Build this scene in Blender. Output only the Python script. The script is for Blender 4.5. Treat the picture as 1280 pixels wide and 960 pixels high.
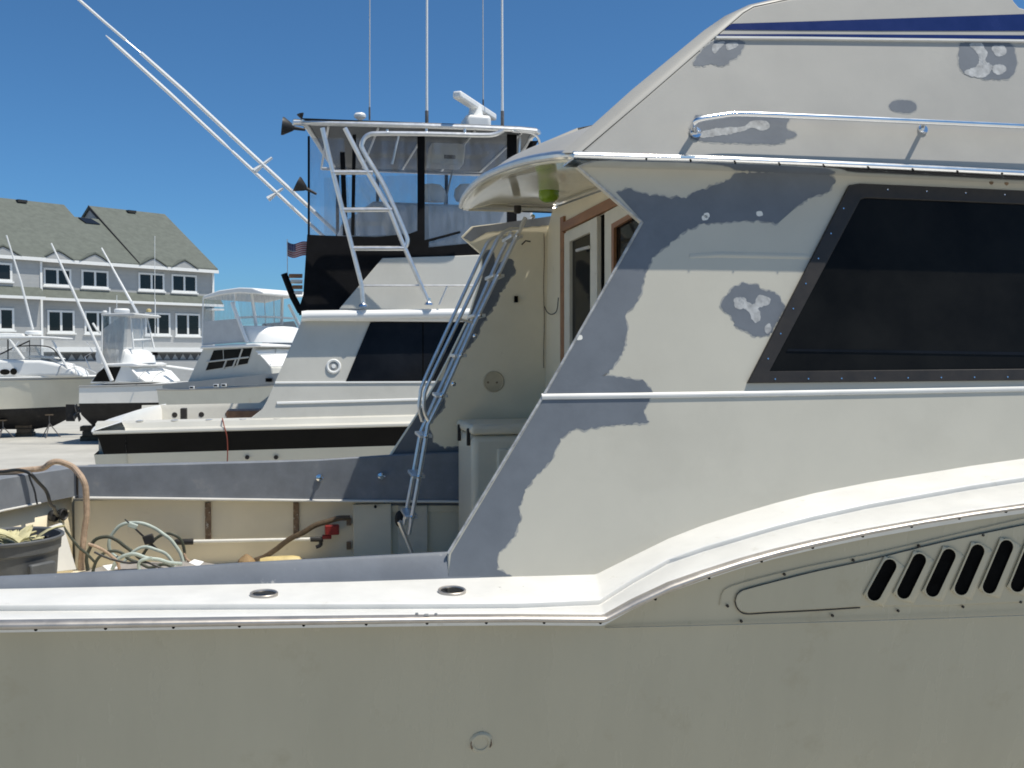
import bpy, bmesh, math, random
from mathutils import Vector, Matrix, noise

random.seed(7)
SC = bpy.context.scene
for o in list(bpy.data.objects):
    bpy.data.objects.remove(o)

# ------------------------------------------------------------------ camera
FPX, YAW, PITCH = 1250.0, math.radians(12.5), math.radians(1.83)
CAM = Vector((0, 0, 3.6))
cam_d = bpy.data.cameras.new('camera')
cam_d.sensor_width = 36.0
cam_d.lens = 36.0 * FPX / 1280.0
cam_d.clip_start = 0.05
cam_d.clip_end = 9000
cam = bpy.data.objects.new('camera', cam_d)
SC.collection.objects.link(cam)
cam.location = CAM
cam.rotation_euler = (math.pi / 2 - PITCH, 0, -YAW)
SC.camera = cam
SC.cycles.filter_width = 1.8

# ------------------------------------------------------------------ sky, sun, exposure
SUN_EL, SUN_AZ = math.radians(67), math.radians(63)      # azimuth from -Y towards +X
SUND = Vector((math.cos(SUN_EL) * math.sin(SUN_AZ), -math.cos(SUN_EL) * math.cos(SUN_AZ), math.sin(SUN_EL)))
W = bpy.data.worlds.new('World')
SC.world = W
W.use_nodes = True
wn = W.node_tree
for n in list(wn.nodes):
    wn.nodes.remove(n)
sky = wn.nodes.new('ShaderNodeTexSky')
sky.sky_type = 'NISHITA'
sky.sun_disc = False
sky.sun_elevation = SUN_EL
sky.sun_rotation = math.atan2(SUND.x, SUND.y)
sky.air_density = 0.7
sky.dust_density = 0.8
sky.ozone_density = 10.0
bg = wn.nodes.new('ShaderNodeBackground')
bg.inputs['Strength'].default_value = 0.12
wo = wn.nodes.new('ShaderNodeOutputWorld')
tint = wn.nodes.new('ShaderNodeMixRGB')          # the camera's white balance, the same over the whole sky
tint.blend_type = 'MULTIPLY'
tint.inputs[0].default_value = 1.0
tint.inputs[2].default_value = (0.70, 1.0, 1.02, 1)
wn.links.new(sky.outputs[0], tint.inputs[1])
wn.links.new(tint.outputs[0], bg.inputs['Color'])
wn.links.new(bg.outputs[0], wo.inputs['Surface'])
sun_d = bpy.data.lights.new('sun', 'SUN')
sun_d.energy = 5.0
sun_d.angle = math.radians(0.5)
sun_d.color = (1.0, 0.94, 0.83)
sun = bpy.data.objects.new('sun', sun_d)
SC.collection.objects.link(sun)
sun.location = SUND * 60
sun.rotation_euler = SUND.to_track_quat('Z', 'Y').to_euler()
vs = SC.view_settings
vs.view_transform = 'Standard'
vs.look = 'None'
vs.exposure = 0.0
vs.gamma = 1.0
vs.use_curve_mapping = False

# ------------------------------------------------------------------ photograph geometry: pixel ray -> point on a real plane
F0 = Vector((math.sin(YAW), math.cos(YAW), 0))
R0 = Vector((math.cos(YAW), -math.sin(YAW), 0))
ZV = Vector((0, 0, 1))
FW = F0 * math.cos(PITCH) - ZV * math.sin(PITCH)
UP = F0 * math.sin(PITCH) + ZV * math.cos(PITCH)

def ray(p):
    return FW + R0 * ((p[0] - 640) / FPX) - UP * ((p[1] - 480) / FPX)
def onP(p, pl):
    p0, n = pl
    d = ray(p)
    return CAM + d * ((p0 - CAM).dot(n) / d.dot(n))
def PY(Y, lean=0.0, z0=0.0):
    """plane facing the camera side (-Y), leaning inboard with height"""
    return (Vector((0, Y, z0)), Vector((0, -1, lean)).normalized())
def PX(X):
    return (Vector((X, 0, 0)), Vector((1, 0, 0)))
def PZ(z):
    return (Vector((0, 0, z)), Vector((0, 0, 1)))
def PD(d):
    return (CAM + F0 * d, -F0)
def off(pl, d):
    return (pl[0] + pl[1] * d, pl[1])

# ------------------------------------------------------------------ materials
MATS = {}
def mat(name, col, rough=0.5, metal=0.0, var=0.06, scale=6.0, bump=0.0, bscale=60.0, spec=0.5, coat=0.0,
        col2=None, streak=False, stain=None, rvar=0.08, trans=0.0, ior=1.45, alpha=1.0, detail=6.0):
    m = bpy.data.materials.new(name)
    m.use_nodes = True
    nt = m.node_tree
    b = nt.nodes['Principled BSDF']
    tc = nt.nodes.new('ShaderNodeTexCoord')
    src = tc.outputs['Object']
    if streak:
        mp = nt.nodes.new('ShaderNodeMapping')
        mp.inputs['Scale'].default_value = streak if isinstance(streak, tuple) else (1, 1, 0.12)
        nt.links.new(src, mp.inputs[0])
        vsrc = mp.outputs[0]
    else:
        vsrc = src
    nz = nt.nodes.new('ShaderNodeTexNoise')
    nz.inputs['Scale'].default_value = scale
    nz.inputs['Detail'].default_value = detail
    nz.inputs['Roughness'].default_value = 0.62
    nt.links.new(vsrc, nz.inputs['Vector'])
    rp = nt.nodes.new('ShaderNodeValToRGB')
    c1 = tuple(max(0, c * (1 - var)) for c in col)
    c2 = col2 if col2 else tuple(min(1, c * (1 + var)) for c in col)
    rp.color_ramp.elements[0].position = 0.32
    rp.color_ramp.elements[0].color = (*c1, 1)
    rp.color_ramp.elements[1].position = 0.68
    rp.color_ramp.elements[1].color = (*c2, 1)
    nt.links.new(nz.outputs['Fac'], rp.inputs[0])
    colout = rp.outputs[0]
    if stain:
        n2 = nt.nodes.new('ShaderNodeTexNoise')
        n2.inputs['Scale'].default_value = stain[1]
        n2.inputs['Detail'].default_value = 8
        n2.inputs['Roughness'].default_value = 0.7
        nt.links.new(src, n2.inputs['Vector'])
        r2 = nt.nodes.new('ShaderNodeValToRGB')
        r2.color_ramp.elements[0].position = stain[2]
        r2.color_ramp.elements[0].color = (0, 0, 0, 1)
        r2.color_ramp.elements[1].position = min(1, stain[2] + stain[3])
        r2.color_ramp.elements[1].color = (1, 1, 1, 1)
        nt.links.new(n2.outputs['Fac'], r2.inputs[0])
        mx = nt.nodes.new('ShaderNodeMixRGB')
        nt.links.new(r2.outputs[0], mx.inputs[0])
        nt.links.new(colout, mx.inputs[1])
        mx.inputs[2].default_value = (*stain[0], 1)
        colout = mx.outputs[0]
    nt.links.new(colout, b.inputs['Base Color'])
    mr = nt.nodes.new('ShaderNodeMapRange')
    mr.inputs['To Min'].default_value = max(0.01, rough - rvar)
    mr.inputs['To Max'].default_value = min(1, rough + rvar)
    nt.links.new(nz.outputs['Fac'], mr.inputs[0])
    nt.links.new(mr.outputs[0], b.inputs['Roughness'])
    b.inputs['Metallic'].default_value = metal
    b.inputs['Specular IOR Level'].default_value = spec
    b.inputs['Coat Weight'].default_value = coat
    b.inputs['Coat Roughness'].default_value = 0.08
    b.inputs['Transmission Weight'].default_value = trans
    b.inputs['IOR'].default_value = ior
    b.inputs['Alpha'].default_value = alpha
    if bump > 0:
        n3 = nt.nodes.new('ShaderNodeTexNoise')
        n3.inputs['Scale'].default_value = bscale
        n3.inputs['Detail'].default_value = 4
        nt.links.new(src, n3.inputs['Vector'])
        bp = nt.nodes.new('ShaderNodeBump')
        bp.inputs['Strength'].default_value = bump
        bp.inputs['Distance'].default_value = 0.01
        nt.links.new(n3.outputs['Fac'], bp.inputs['Height'])
        nt.links.new(bp.outputs[0], b.inputs['Normal'])
    MATS[name] = m
    return m

M = MATS
mat('hull_cream', (0.435, 0.395, 0.29), 0.27, var=0.05, scale=2.6, streak=(1, 1, 0.15), rvar=0.12, bump=0.03, bscale=2.2, stain=((0.37, 0.325, 0.225), 3.0, 0.58, 0.2))
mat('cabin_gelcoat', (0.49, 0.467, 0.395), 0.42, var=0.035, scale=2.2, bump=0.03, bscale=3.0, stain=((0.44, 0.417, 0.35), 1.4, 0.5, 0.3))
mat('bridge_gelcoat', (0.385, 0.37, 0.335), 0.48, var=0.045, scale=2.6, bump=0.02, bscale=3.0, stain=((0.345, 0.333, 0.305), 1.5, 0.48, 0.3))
mat('white_gelcoat', (0.66, 0.65, 0.615), 0.38, var=0.06, scale=5, bump=0.04, bscale=12, stain=((0.50, 0.475, 0.41), 9, 0.62, 0.14))
mat('plate_tan', (0.50, 0.43, 0.30), 0.5, var=0.1, scale=14)
mat('liner_cream', (0.79, 0.715, 0.545), 0.45, var=0.04, scale=3, bump=0.02, bscale=8, stain=((0.46, 0.39, 0.27), 5, 0.63, 0.2))
mat('soffit_gloss', (0.68, 0.65, 0.53), 0.10, var=0.03, scale=2, bump=0.05, bscale=3.0, rvar=0.03)
mat('primer', (0.130, 0.145, 0.166), 0.55, var=0.10, scale=5, bump=0.05, bscale=40, stain=((0.155, 0.172, 0.196), 4.0, 0.55, 0.25))
mat('primer_scuffed', (0.135, 0.15, 0.174), 0.55, var=0.12, scale=5, bump=0.06, bscale=40, stain=((0.40, 0.39, 0.375), 7.0, 0.63, 0.06))
mat('primer_light', (0.185, 0.20, 0.225), 0.55, var=0.12, scale=7, bump=0.05, bscale=40, stain=((0.26, 0.265, 0.27), 7.0, 0.6, 0.15))
mat('sanded_edge', (0.30, 0.30, 0.285), 0.6, var=0.2, scale=14, bump=0.05, bscale=40)
mat('filler', (0.36, 0.365, 0.365), 0.6, var=0.35, scale=26, stain=((0.20, 0.215, 0.235), 18, 0.56, 0.12))
mat('chrome', (0.78, 0.79, 0.81), 0.16, metal=1.0, var=0.06, scale=9, rvar=0.06)
mat('rail_metal', (0.46, 0.425, 0.385), 0.42, metal=0.75, var=0.12, scale=14, rvar=0.1, stain=((0.30, 0.27, 0.24), 12, 0.6, 0.2))
mat('aluminium', (0.74, 0.735, 0.725), 0.36, metal=0.9, var=0.07, scale=12)
mat('dark_bronze', (0.021, 0.017, 0.014), 0.5, var=0.25, scale=10, bump=0.05)
mat('dark_glass', (0.010, 0.0098, 0.0088), 0.06, var=0.6, scale=1.2, rvar=0.04, spec=0.10, bump=0.02, bscale=1.5)
mat('tint_panel', (0.010, 0.011, 0.013), 0.12, var=0.4, scale=1.5, rvar=0.05, spec=0.14)
mat('navy_stripe', (0.006, 0.018, 0.105), 0.25, var=0.1, scale=8)
mat('stripe_cream', (0.74, 0.72, 0.66), 0.35, var=0.04)
mat('black', (0.004, 0.004, 0.004), 0.9, var=0.4, scale=20, spec=0.05)
mat('black_rubber', (0.018, 0.018, 0.019), 0.55, var=0.3, scale=18)
mat('black_canvas', (0.006, 0.006, 0.007), 0.9, var=0.4, scale=6, bump=0.25, bscale=14, spec=0.2)
mat('teak', (0.30, 0.145, 0.07), 0.5, var=0.25, scale=14, streak=(1, 0.15, 1), bump=0.08)
mat('door_white', (0.66, 0.62, 0.52), 0.45, var=0.06, scale=8, stain=((0.42, 0.34, 0.24), 10, 0.64, 0.15))
mat('locker_white', (0.76, 0.70, 0.56), 0.35, var=0.04, scale=4, stain=((0.50, 0.46, 0.36), 6, 0.62, 0.2))
mat('rust_strap', (0.20, 0.135, 0.085), 0.8, var=0.4, scale=24, bump=0.2, stain=((0.48, 0.44, 0.37), 34, 0.57, 0.06))
mat('green_lens', (0.20, 0.34, 0.015), 0.18, var=0.08, trans=0.15)
mat('can_grey', (0.095, 0.10, 0.105), 0.55, var=0.14, scale=12, bump=0.08, stain=((0.24, 0.25, 0.25), 9, 0.6, 0.2))
mat('husk', (0.52, 0.48, 0.28), 0.65, var=0.25, scale=12)
mat('blue_bag', (0.06, 0.15, 0.45), 0.35, var=0.2, scale=15, bump=0.3, bscale=25)
mat('hose_tan', (0.40, 0.29, 0.205), 0.7, var=0.22, scale=40, bump=0.15)
mat('hose_green', (0.055, 0.062, 0.045), 0.5, var=0.3, scale=30)
mat('hose_pale', (0.40, 0.46, 0.42), 0.5, var=0.15, scale=25)
mat('hose_brown', (0.085, 0.058, 0.032), 0.55, var=0.3, scale=30)
mat('cable_black', (0.016, 0.017, 0.019), 0.5, var=0.3)
mat('pole_white', (0.70, 0.69, 0.64), 0.4, var=0.06, scale=20)
mat('red_plastic', (0.26, 0.022, 0.02), 0.5, var=0.2, scale=20)
mat('fender_yellow', (0.60, 0.47, 0.21), 0.5, var=0.15, scale=14)
mat('paper', (0.80, 0.80, 0.80), 0.6, var=0.05)
mat('paper_blue', (0.25, 0.36, 0.62), 0.6, var=0.1)
mat('cardboard', (0.30, 0.20, 0.10), 0.8, var=0.2, scale=10)
mat('tarp_grey', (0.30, 0.28, 0.26), 0.8, var=0.2, scale=9, bump=0.4, bscale=10)
mat('boat_white', (0.78, 0.78, 0.76), 0.35, var=0.03, scale=1.2)
mat('boat_white_hull', (0.84, 0.80, 0.72), 0.35, var=0.04, scale=1.2, stain=((0.66, 0.60, 0.48), 1.5, 0.62, 0.2))
mat('boat_grey', (0.56, 0.545, 0.49), 0.38, var=0.04, scale=1.6, stain=((0.49, 0.475, 0.425), 1.2, 0.5, 0.3))
mat('boat_cream', (0.70, 0.66, 0.54), 0.38, var=0.04, scale=1.4, stain=((0.6, 0.5, 0.36), 1.6, 0.6, 0.2))
mat('sheer_grey', (0.33, 0.33, 0.32), 0.4, var=0.07, scale=1.5)
mat('antifoul', (0.02, 0.018, 0.017), 0.8, var=0.4, scale=3, stain=((0.07, 0.055, 0.045), 4, 0.58, 0.2))
mat('hull_black', (0.006, 0.0055, 0.005), 0.35, var=0.4, scale=2, spec=0.2)
mat('canvas_white', (0.76, 0.76, 0.74), 0.75, var=0.05, scale=4, bump=0.2, bscale=5)
mat('canvas_grey', (0.50, 0.51, 0.51), 0.8, var=0.07, scale=3, bump=0.15, bscale=6)
mat('red_cord', (0.22, 0.05, 0.03), 0.7, var=0.2)
mat('timber', (0.10, 0.075, 0.05), 0.85, var=0.35, scale=8, streak=(1, 0.2, 1), bump=0.2)
mat('stand_steel', (0.16, 0.15, 0.145), 0.6, metal=0.4, var=0.3, scale=9)
mat('flag_red', (0.32, 0.035, 0.04), 0.75, var=0.1)
mat('flag_white', (0.52, 0.48, 0.47), 0.75, var=0.06)
mat('flag_blue', (0.025, 0.035, 0.14), 0.75, var=0.1)
mat('roof_shingle', (0.118, 0.13, 0.112), 0.9, var=0.16, scale=2.6, bump=0.5, bscale=8, stain=((0.13, 0.142, 0.124), 0.35, 0.5, 0.3))
mat('trim_white', (0.78, 0.78, 0.76), 0.55, var=0.03)
mat('house_glass', (0.012, 0.012, 0.013), 0.08, var=0.3, scale=1)
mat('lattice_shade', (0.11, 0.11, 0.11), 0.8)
mat('roof_dark', (0.03, 0.03, 0.03), 0.8, var=0.2)

def siding():
    m = mat('siding', (0.40, 0.405, 0.40), 0.75, var=0.05, scale=2)
    nt = m.node_tree
    b = nt.nodes['Principled BSDF']
    tc = nt.nodes.new('ShaderNodeTexCoord')
    wv = nt.nodes.new('ShaderNodeTexWave')
    wv.wave_type = 'BANDS'; wv.bands_direction = 'Z'; wv.wave_profile = 'SAW'
    wv.inputs['Scale'].default_value = 1.1
    nt.links.new(tc.outputs['Object'], wv.inputs['Vector'])
    bp = nt.nodes.new('ShaderNodeBump')
    bp.inputs['Strength'].default_value = 0.6
    bp.inputs['Distance'].default_value = 0.03
    nt.links.new(wv.outputs['Fac'], bp.inputs['Height'])
    nt.links.new(bp.outputs[0], b.inputs['Normal'])
siding()

def vinyl():
    m = bpy.data.materials.new('clear_vinyl')
    m.use_nodes = True
    nt = m.node_tree
    for n in list(nt.nodes):
        nt.nodes.remove(n)
    out = nt.nodes.new('ShaderNodeOutputMaterial')
    tr = nt.nodes.new('ShaderNodeBsdfTransparent')
    tr.inputs[0].default_value = (0.93, 0.935, 0.94, 1)
    gl = nt.nodes.new('ShaderNodeBsdfGlossy')
    gl.inputs['Roughness'].default_value = 0.12
    df = nt.nodes.new('ShaderNodeBsdfDiffuse')
    df.inputs[0].default_value = (0.6, 0.61, 0.62, 1)
    nz = nt.nodes.new('ShaderNodeTexNoise')
    nz.inputs['Scale'].default_value = 3.0
    tc = nt.nodes.new('ShaderNodeTexCoord')
    mp = nt.nodes.new('ShaderNodeMapping')
    mp.inputs['Scale'].default_value = (3, 3, 0.6)
    nt.links.new(tc.outputs['Object'], mp.inputs[0])
    nt.links.new(mp.outputs[0], nz.inputs['Vector'])
    mr = nt.nodes.new('ShaderNodeMapRange')
    mr.inputs['From Min'].default_value = 0.35
    mr.inputs['From Max'].default_value = 0.75
    mr.inputs['To Min'].default_value = 0.05
    mr.inputs['To Max'].default_value = 0.22
    nt.links.new(nz.outputs['Fac'], mr.inputs[0])
    bp = nt.nodes.new('ShaderNodeBump')
    bp.inputs['Strength'].default_value = 0.4
    nt.links.new(nz.outputs['Fac'], bp.inputs['Height'])
    nt.links.new(bp.outputs[0], gl.inputs['Normal'])
    m1 = nt.nodes.new('ShaderNodeMixShader')
    m1.inputs[0].default_value = 0.45
    nt.links.new(df.outputs[0], m1.inputs[1]); nt.links.new(gl.outputs[0], m1.inputs[2])
    m2 = nt.nodes.new('ShaderNodeMixShader')
    nt.links.new(mr.outputs[0], m2.inputs[0])
    nt.links.new(tr.outputs[0], m2.inputs[1]); nt.links.new(m1.outputs[0], m2.inputs[2])
    nt.links.new(m2.outputs[0], out.inputs['Surface'])
    MATS['clear_vinyl'] = m
vinyl()

# ------------------------------------------------------------------ mesh helpers
def V(*a):
    return Vector(a)
def cr(pts, n=6, closed=False):
    """Catmull-Rom through 3D (or 2D) points"""
    P = [Vector(p) for p in pts]
    if len(P) < 3:
        return P
    out = []
    N = len(P)
    rng = range(N if closed else N - 1)
    for i in rng:
        if closed:
            p0, p1, p2, p3 = P[(i - 1) % N], P[i], P[(i + 1) % N], P[(i + 2) % N]
        else:
            p1, p2 = P[i], P[i + 1]
            p0 = P[i - 1] if i > 0 else p1 * 2 - p2
            p3 = P[i + 2] if i + 2 < N else p2 * 2 - p1
        for k in range(n):
            t = k / n
            out.append(0.5 * ((2 * p1) + (p2 - p0) * t + (2 * p0 - 5 * p1 + 4 * p2 - p3) * t * t + (3 * p1 - p0 - 3 * p2 + p3) * t ** 3))
    if not closed:
        out.append(P[-1].copy())
    return out

class MB:
    def __init__(s):
        s.v = []; s.f = []
    def add(s, verts, faces):
        b = len(s.v)
        s.v += [Vector(v) for v in verts]
        s.f += [tuple(i + b for i in f) for f in faces]
        return s
    def prism(s, pts, vec):
        n = len(pts); vec = Vector(vec)
        P = [Vector(p) for p in pts]
        fs = [tuple(range(n)), tuple(range(2 * n - 1, n - 1, -1))]
        fs += [(i, n + i, n + (i + 1) % n, (i + 1) % n) for i in range(n)]
        return s.add(P + [p + vec for p in P], fs)
    def panel(s, px, pl, thick, proud=0.0):
        """outline given in photograph pixels laid on plane pl, given a real thickness going away"""
        q = off(pl, proud)
        return s.prism([onP(p, q) for p in px], -pl[1] * thick)
    def frame(s, outer, inner, vec):
        n = len(outer); vec = Vector(vec)
        O = [Vector(p) for p in outer]; I = [Vector(p) for p in inner]
        vs_ = O + I + [p + vec for p in O] + [p + vec for p in I]
        fs = []
        for i in range(n):
            j = (i + 1) % n
            fs += [(i, j, n + j, n + i), (2 * n + i, 3 * n + i, 3 * n + j, 2 * n + j), (i, 2 * n + i, 2 * n + j, j), (n + i, n + j, 3 * n + j, 3 * n + i)]
        return s.add(vs_, fs)
    def box(s, a, b):
        x0, y0, z0 = a; x1, y1, z1 = b
        return s.prism([(x0, y0, z0), (x1, y0, z0), (x1, y1, z0), (x0, y1, z0)], (0, 0, z1 - z0))
    def obox(s, c, ax, ay, az):
        c, ax, ay, az = map(Vector, (c, ax, ay, az))
        return s.prism([c - ax - ay - az, c + ax - ay - az, c + ax + ay - az, c - ax + ay - az], az * 2)
    def loft(s, rows, closed=False, cap=False):
        m = len(rows[0]); vs_ = [p for r in rows for p in r]; fs = []
        for i in range(len(rows) - 1):
            for j in range(m if closed else m - 1):
                k = (j + 1) % m
                fs.append((i * m + j, i * m + k, (i + 1) * m + k, (i + 1) * m + j))
        if cap:
            fs.append(tuple(range(m))); fs.append(tuple((len(rows) - 1) * m + j for j in range(m)))
        return s.add(vs_, fs)
    def tube(s, path, r, seg=8, rs=None):
        P = [Vector(p) for p in path]
        rows = []; up = None
        for i, p in enumerate(P):
            t = (P[min(i + 1, len(P) - 1)] - P[max(i - 1, 0)]).normalized()
            if up is None:
                a = Vector((0, 0, 1)) if abs(t.z) < 0.9 else Vector((1, 0, 0))
                u = t.cross(a).normalized()
            else:
                u = (up - t * up.dot(t)).normalized()
            w = t.cross(u)
            up = u
            q = rs[i] if rs else r
            rows.append([p + (u * math.cos(2 * math.pi * k / seg) + w * math.sin(2 * math.pi * k / seg)) * q for k in range(seg)])
        return s.loft(rows, closed=True, cap=True)
    def lathe(s, c, prof, seg=24, axis=ZV, squash=(1, 1)):
        c = Vector(c); axis = Vector(axis).normalized()
        a = Vector((1, 0, 0)) if abs(axis.x) < 0.9 else Vector((0, 1, 0))
        u = (a - axis * a.dot(axis)).normalized(); w = axis.cross(u)
        rows = [[c + axis * h + (u * math.cos(2 * math.pi * k / seg) * squash[0] + w * math.sin(2 * math.pi * k / seg) * squash[1]) * r for k in range(seg)] for r, h in prof]
        return s.loft(rows, closed=True, cap=True)
    def build(s, name, m, parent=None, bevel=0.0, smooth=35, seg=2, solid=0.0):
        me = bpy.data.meshes.new(name)
        me.from_pydata([tuple(v) for v in s.v], [], s.f)
        bm = bmesh.new(); bm.from_mesh(me)
        bmesh.ops.remove_doubles(bm, verts=bm.verts, dist=1e-5)
        bmesh.ops.recalc_face_normals(bm, faces=bm.faces)
        bm.to_mesh(me); bm.free()
        if smooth:
            for p in me.polygons:
                p.use_smooth = True
            me.set_sharp_from_angle(angle=math.radians(smooth))
        me.materials.append(M[m] if isinstance(m, str) else m)
        o = bpy.data.objects.new(name, me)
        SC.collection.objects.link(o)
        if parent is not None:
            o.parent = parent
            if parent.type == 'EMPTY':
                o.matrix_parent_inverse = Matrix.Translation(-parent.location)
        if solid:
            md = o.modifiers.new('thickness', 'SOLIDIFY'); md.thickness = solid; md.offset = 0
        if bevel:
            md = o.modifiers.new('bevel', 'BEVEL'); md.width = bevel; md.segments = seg; md.limit_method = 'ANGLE'; md.angle_limit = math.radians(38)
        return o

def tag(o, label, cat=None, group=None, kind=None):
    if label: o['label'] = label
    if cat: o['category'] = cat
    if group: o['group'] = group
    if kind: o['kind'] = kind
    return o
def empty(name, loc, label, cat, group=None):
    o = bpy.data.objects.new(name, None)
    o.location = loc
    SC.collection.objects.link(o)
    return tag(o, label, cat, group)

def rough_outline(px, amp=2.5, step=4.0, seed=0.0, keep=(), grow=0.0):
    """ragged hand-sanded edge; segments whose index is in keep stay straight"""
    out = []
    N = len(px)
    sgn = 1 if sum(px[i][0] * px[(i + 1) % N][1] - px[(i + 1) % N][0] * px[i][1] for i in range(N)) < 0 else -1
    for i in range(N):
        a, b = Vector((*px[i], 0)), Vector((*px[(i + 1) % N], 0))
        L = (b - a).length
        n = max(1, int(L / step)) if i not in keep else 1
        t = (b - a).normalized() if L > 0 else a
        nn = Vector((-t.y, t.x, 0))
        for k in range(n):
            p = a + (b - a) * (k / n)
            if i not in keep and (k > 0 or L < 6):
                q = Vector((p.x * 0.07 + seed, p.y * 0.07, seed))
                d = noise.noise(q) * amp * 1.2 + noise.noise(q * 3.1) * amp * 0.9 + noise.noise(q * 9.0) * amp * 0.55
                p = p + nn * (d + sgn * grow)
            out.append((p.x, p.y))
    return out

# ================================================================== GROUND
g = MB()
g.add([(-3000, -3000, 0), (3000, -3000, 0), (3000, 3000, 0), (-3000, 3000, 0)], [(0, 1, 2, 3)])
mat('ground_gravel', (0.43, 0.418, 0.382), 0.9, var=0.12, scale=0.6, bump=0.5, bscale=9, stain=((0.37, 0.358, 0.326), 0.25, 0.5, 0.25))
gr = g.build('ground', 'ground_gravel', smooth=0)
tag(gr, 'pale crushed shell and concrete boatyard ground', kind='structure')

# ================================================================== FOREGROUND BOAT  (X = forward, Y = away from the camera)
NB = empty('sport_fishing_boat', (2.5, 6.08, 0.0), 'large cream sport fishing boat with grey primer patches filling the foreground', 'boat')
S = PY(4.05, 0.17, 2.70)            # cabin side
T = PY(4.20, 0.25, 4.47)            # flybridge side
YC = 6.08
YO = 3.61                           # outer edge of the near gunwale
ST = [((-400, 757), (-400, 777), (-400, 795), (-400, 810)), ((-170, 742), (-170, 762), (-170, 779), (-170, 793)), ((0, 737), (0, 760), (0, 775), (0, 787)),
      ((150, 734), (150, 759), (150, 773), (150, 784.5)), ((300, 731), (300, 758), (300, 771), (300, 782)),
      ((430, 728), (430, 757.5), (430, 769.5), (430, 780)), ((560, 724), (560, 757), (560, 768), (560, 778)),
      ((650, 721.5), (650, 756.5), (650, 767.5), (650, 777.5)), ((743, 719), (746, 753), (752, 768.5), (755, 778)),
      ((748, 717.5), (751, 750.5), (757, 767.5), (760, 776.5)),
      ((790, 696.5), (790, 727), (790, 749), (790, 761)), ((836, 674), (836, 701), (836, 727.5), (836, 740)),
      ((880, 657), (880, 686), (880, 712), (880, 723.5)), ((927, 642), (927, 672), (927, 697), (927, 708)),
      ((970, 629.5), (970, 659.5), (970, 685), (970, 695.5)), ((1017, 617.5), (1017, 647.5), (1017, 674), (1017, 683.5)),
      ((1085, 604), (1085, 632.5), (1085, 660), (1085, 668)), ((1153, 593), (1153, 620), (1153, 648), (1153, 655)),
      ((1215, 583), (1215, 609), (1215, 638), (1215, 645)), ((1280, 574), (1280, 599), (1280, 629), (1280, 636)),
      ((1400, 560), (1400, 584), (1400, 614), (1400, 621)), ((1560, 545), (1560, 568), (1560, 597), (1560, 604)), ((1900, 513), (1900, 534), (1900, 561), (1900, 568))]
PO = PY(YO)
A3 = [onP(s[0], S) for s in ST]
C3 = [onP(s[2], PO) for s in ST]
D3 = [onP(s[3], PO) for s in ST]
def sheer(X):
    for a, b in zip(D3[:-1], D3[1:]):
        if a.x <= X <= b.x:
            return a.z + (b.z - a.z) * (X - a.x) / (b.x - a.x)
    return D3[0].z if X < D3[0].x else D3[-1].z + 0.05 * (X - D3[-1].x)

# covering board (white side deck) with its groove, following the sheer
rows = []
for a, s, c in zip(A3, ST, C3):
    # groove position: intersect the B ray with the A-C slope
    best = min((abs(((CAM - (a + (c - a) * t / 200)).normalized() + ray(s[1]).normalized()).length), t) for t in range(20, 190))[1] / 200
    bpt = a + (c - a) * best
    d = (c - a).normalized()
    up = V(0, 0, 1)
    rows.append([a + V(0, 0.06, 0.004), a + up * 0.003, bpt - d * 0.012 + up * 0.011, bpt - d * 0.003 + up * 0.009, bpt + up * 0.004, bpt + V(0, 0.004, -0.012), bpt + d * 0.004 - up * 0.014,
                 bpt + d * 0.014 - up * 0.010, c - d * 0.03 - up * 0.001, c - d * 0.008 - up * 0.003, c - up * 0.012, c - up * 0.045 + V(0, 0.01, 0)])
b = MB().loft(rows)
b.build('covering_board', 'white_gelcoat', NB, smooth=45)
# rub rail
rows = []
for c, d in zip(C3, D3):
    h = c.z - d.z
    o = V(0, -1, 0)
    rows.append([c + V(0, 0.012, -0.002), c + o * 0.012 - V(0, 0, 0.08 * h), c + o * 0.028 - V(0, 0, 0.30 * h), c + o * 0.030 - V(0, 0, 0.5 * h),
                 c + o * 0.025 - V(0, 0, 0.78 * h), c + o * 0.006 - V(0, 0, h), c + V(0, 0.09, -h)])
rr = MB().loft(rows).build('rub_rail', 'rail_metal', NB, smooth=60)
sb = MB()
for i in range(26):
    u = -1.5 + i * 0.22
    for a, c in zip(D3[:-1], D3[1:]):
        if a.x <= u <= c.x:
            z = a.z + (c.z - a.z) * (u - a.x) / (c.x - a.x)
            sb.lathe((u, YO - 0.012, z + 0.003), [(0.006, 0), (0.005, 0.006), (0.0, 0.008)], 8, (0, -1, -0.3))
tag(sb.build('rail_screws', 'black', rr), None, kind='stuff')

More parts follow.
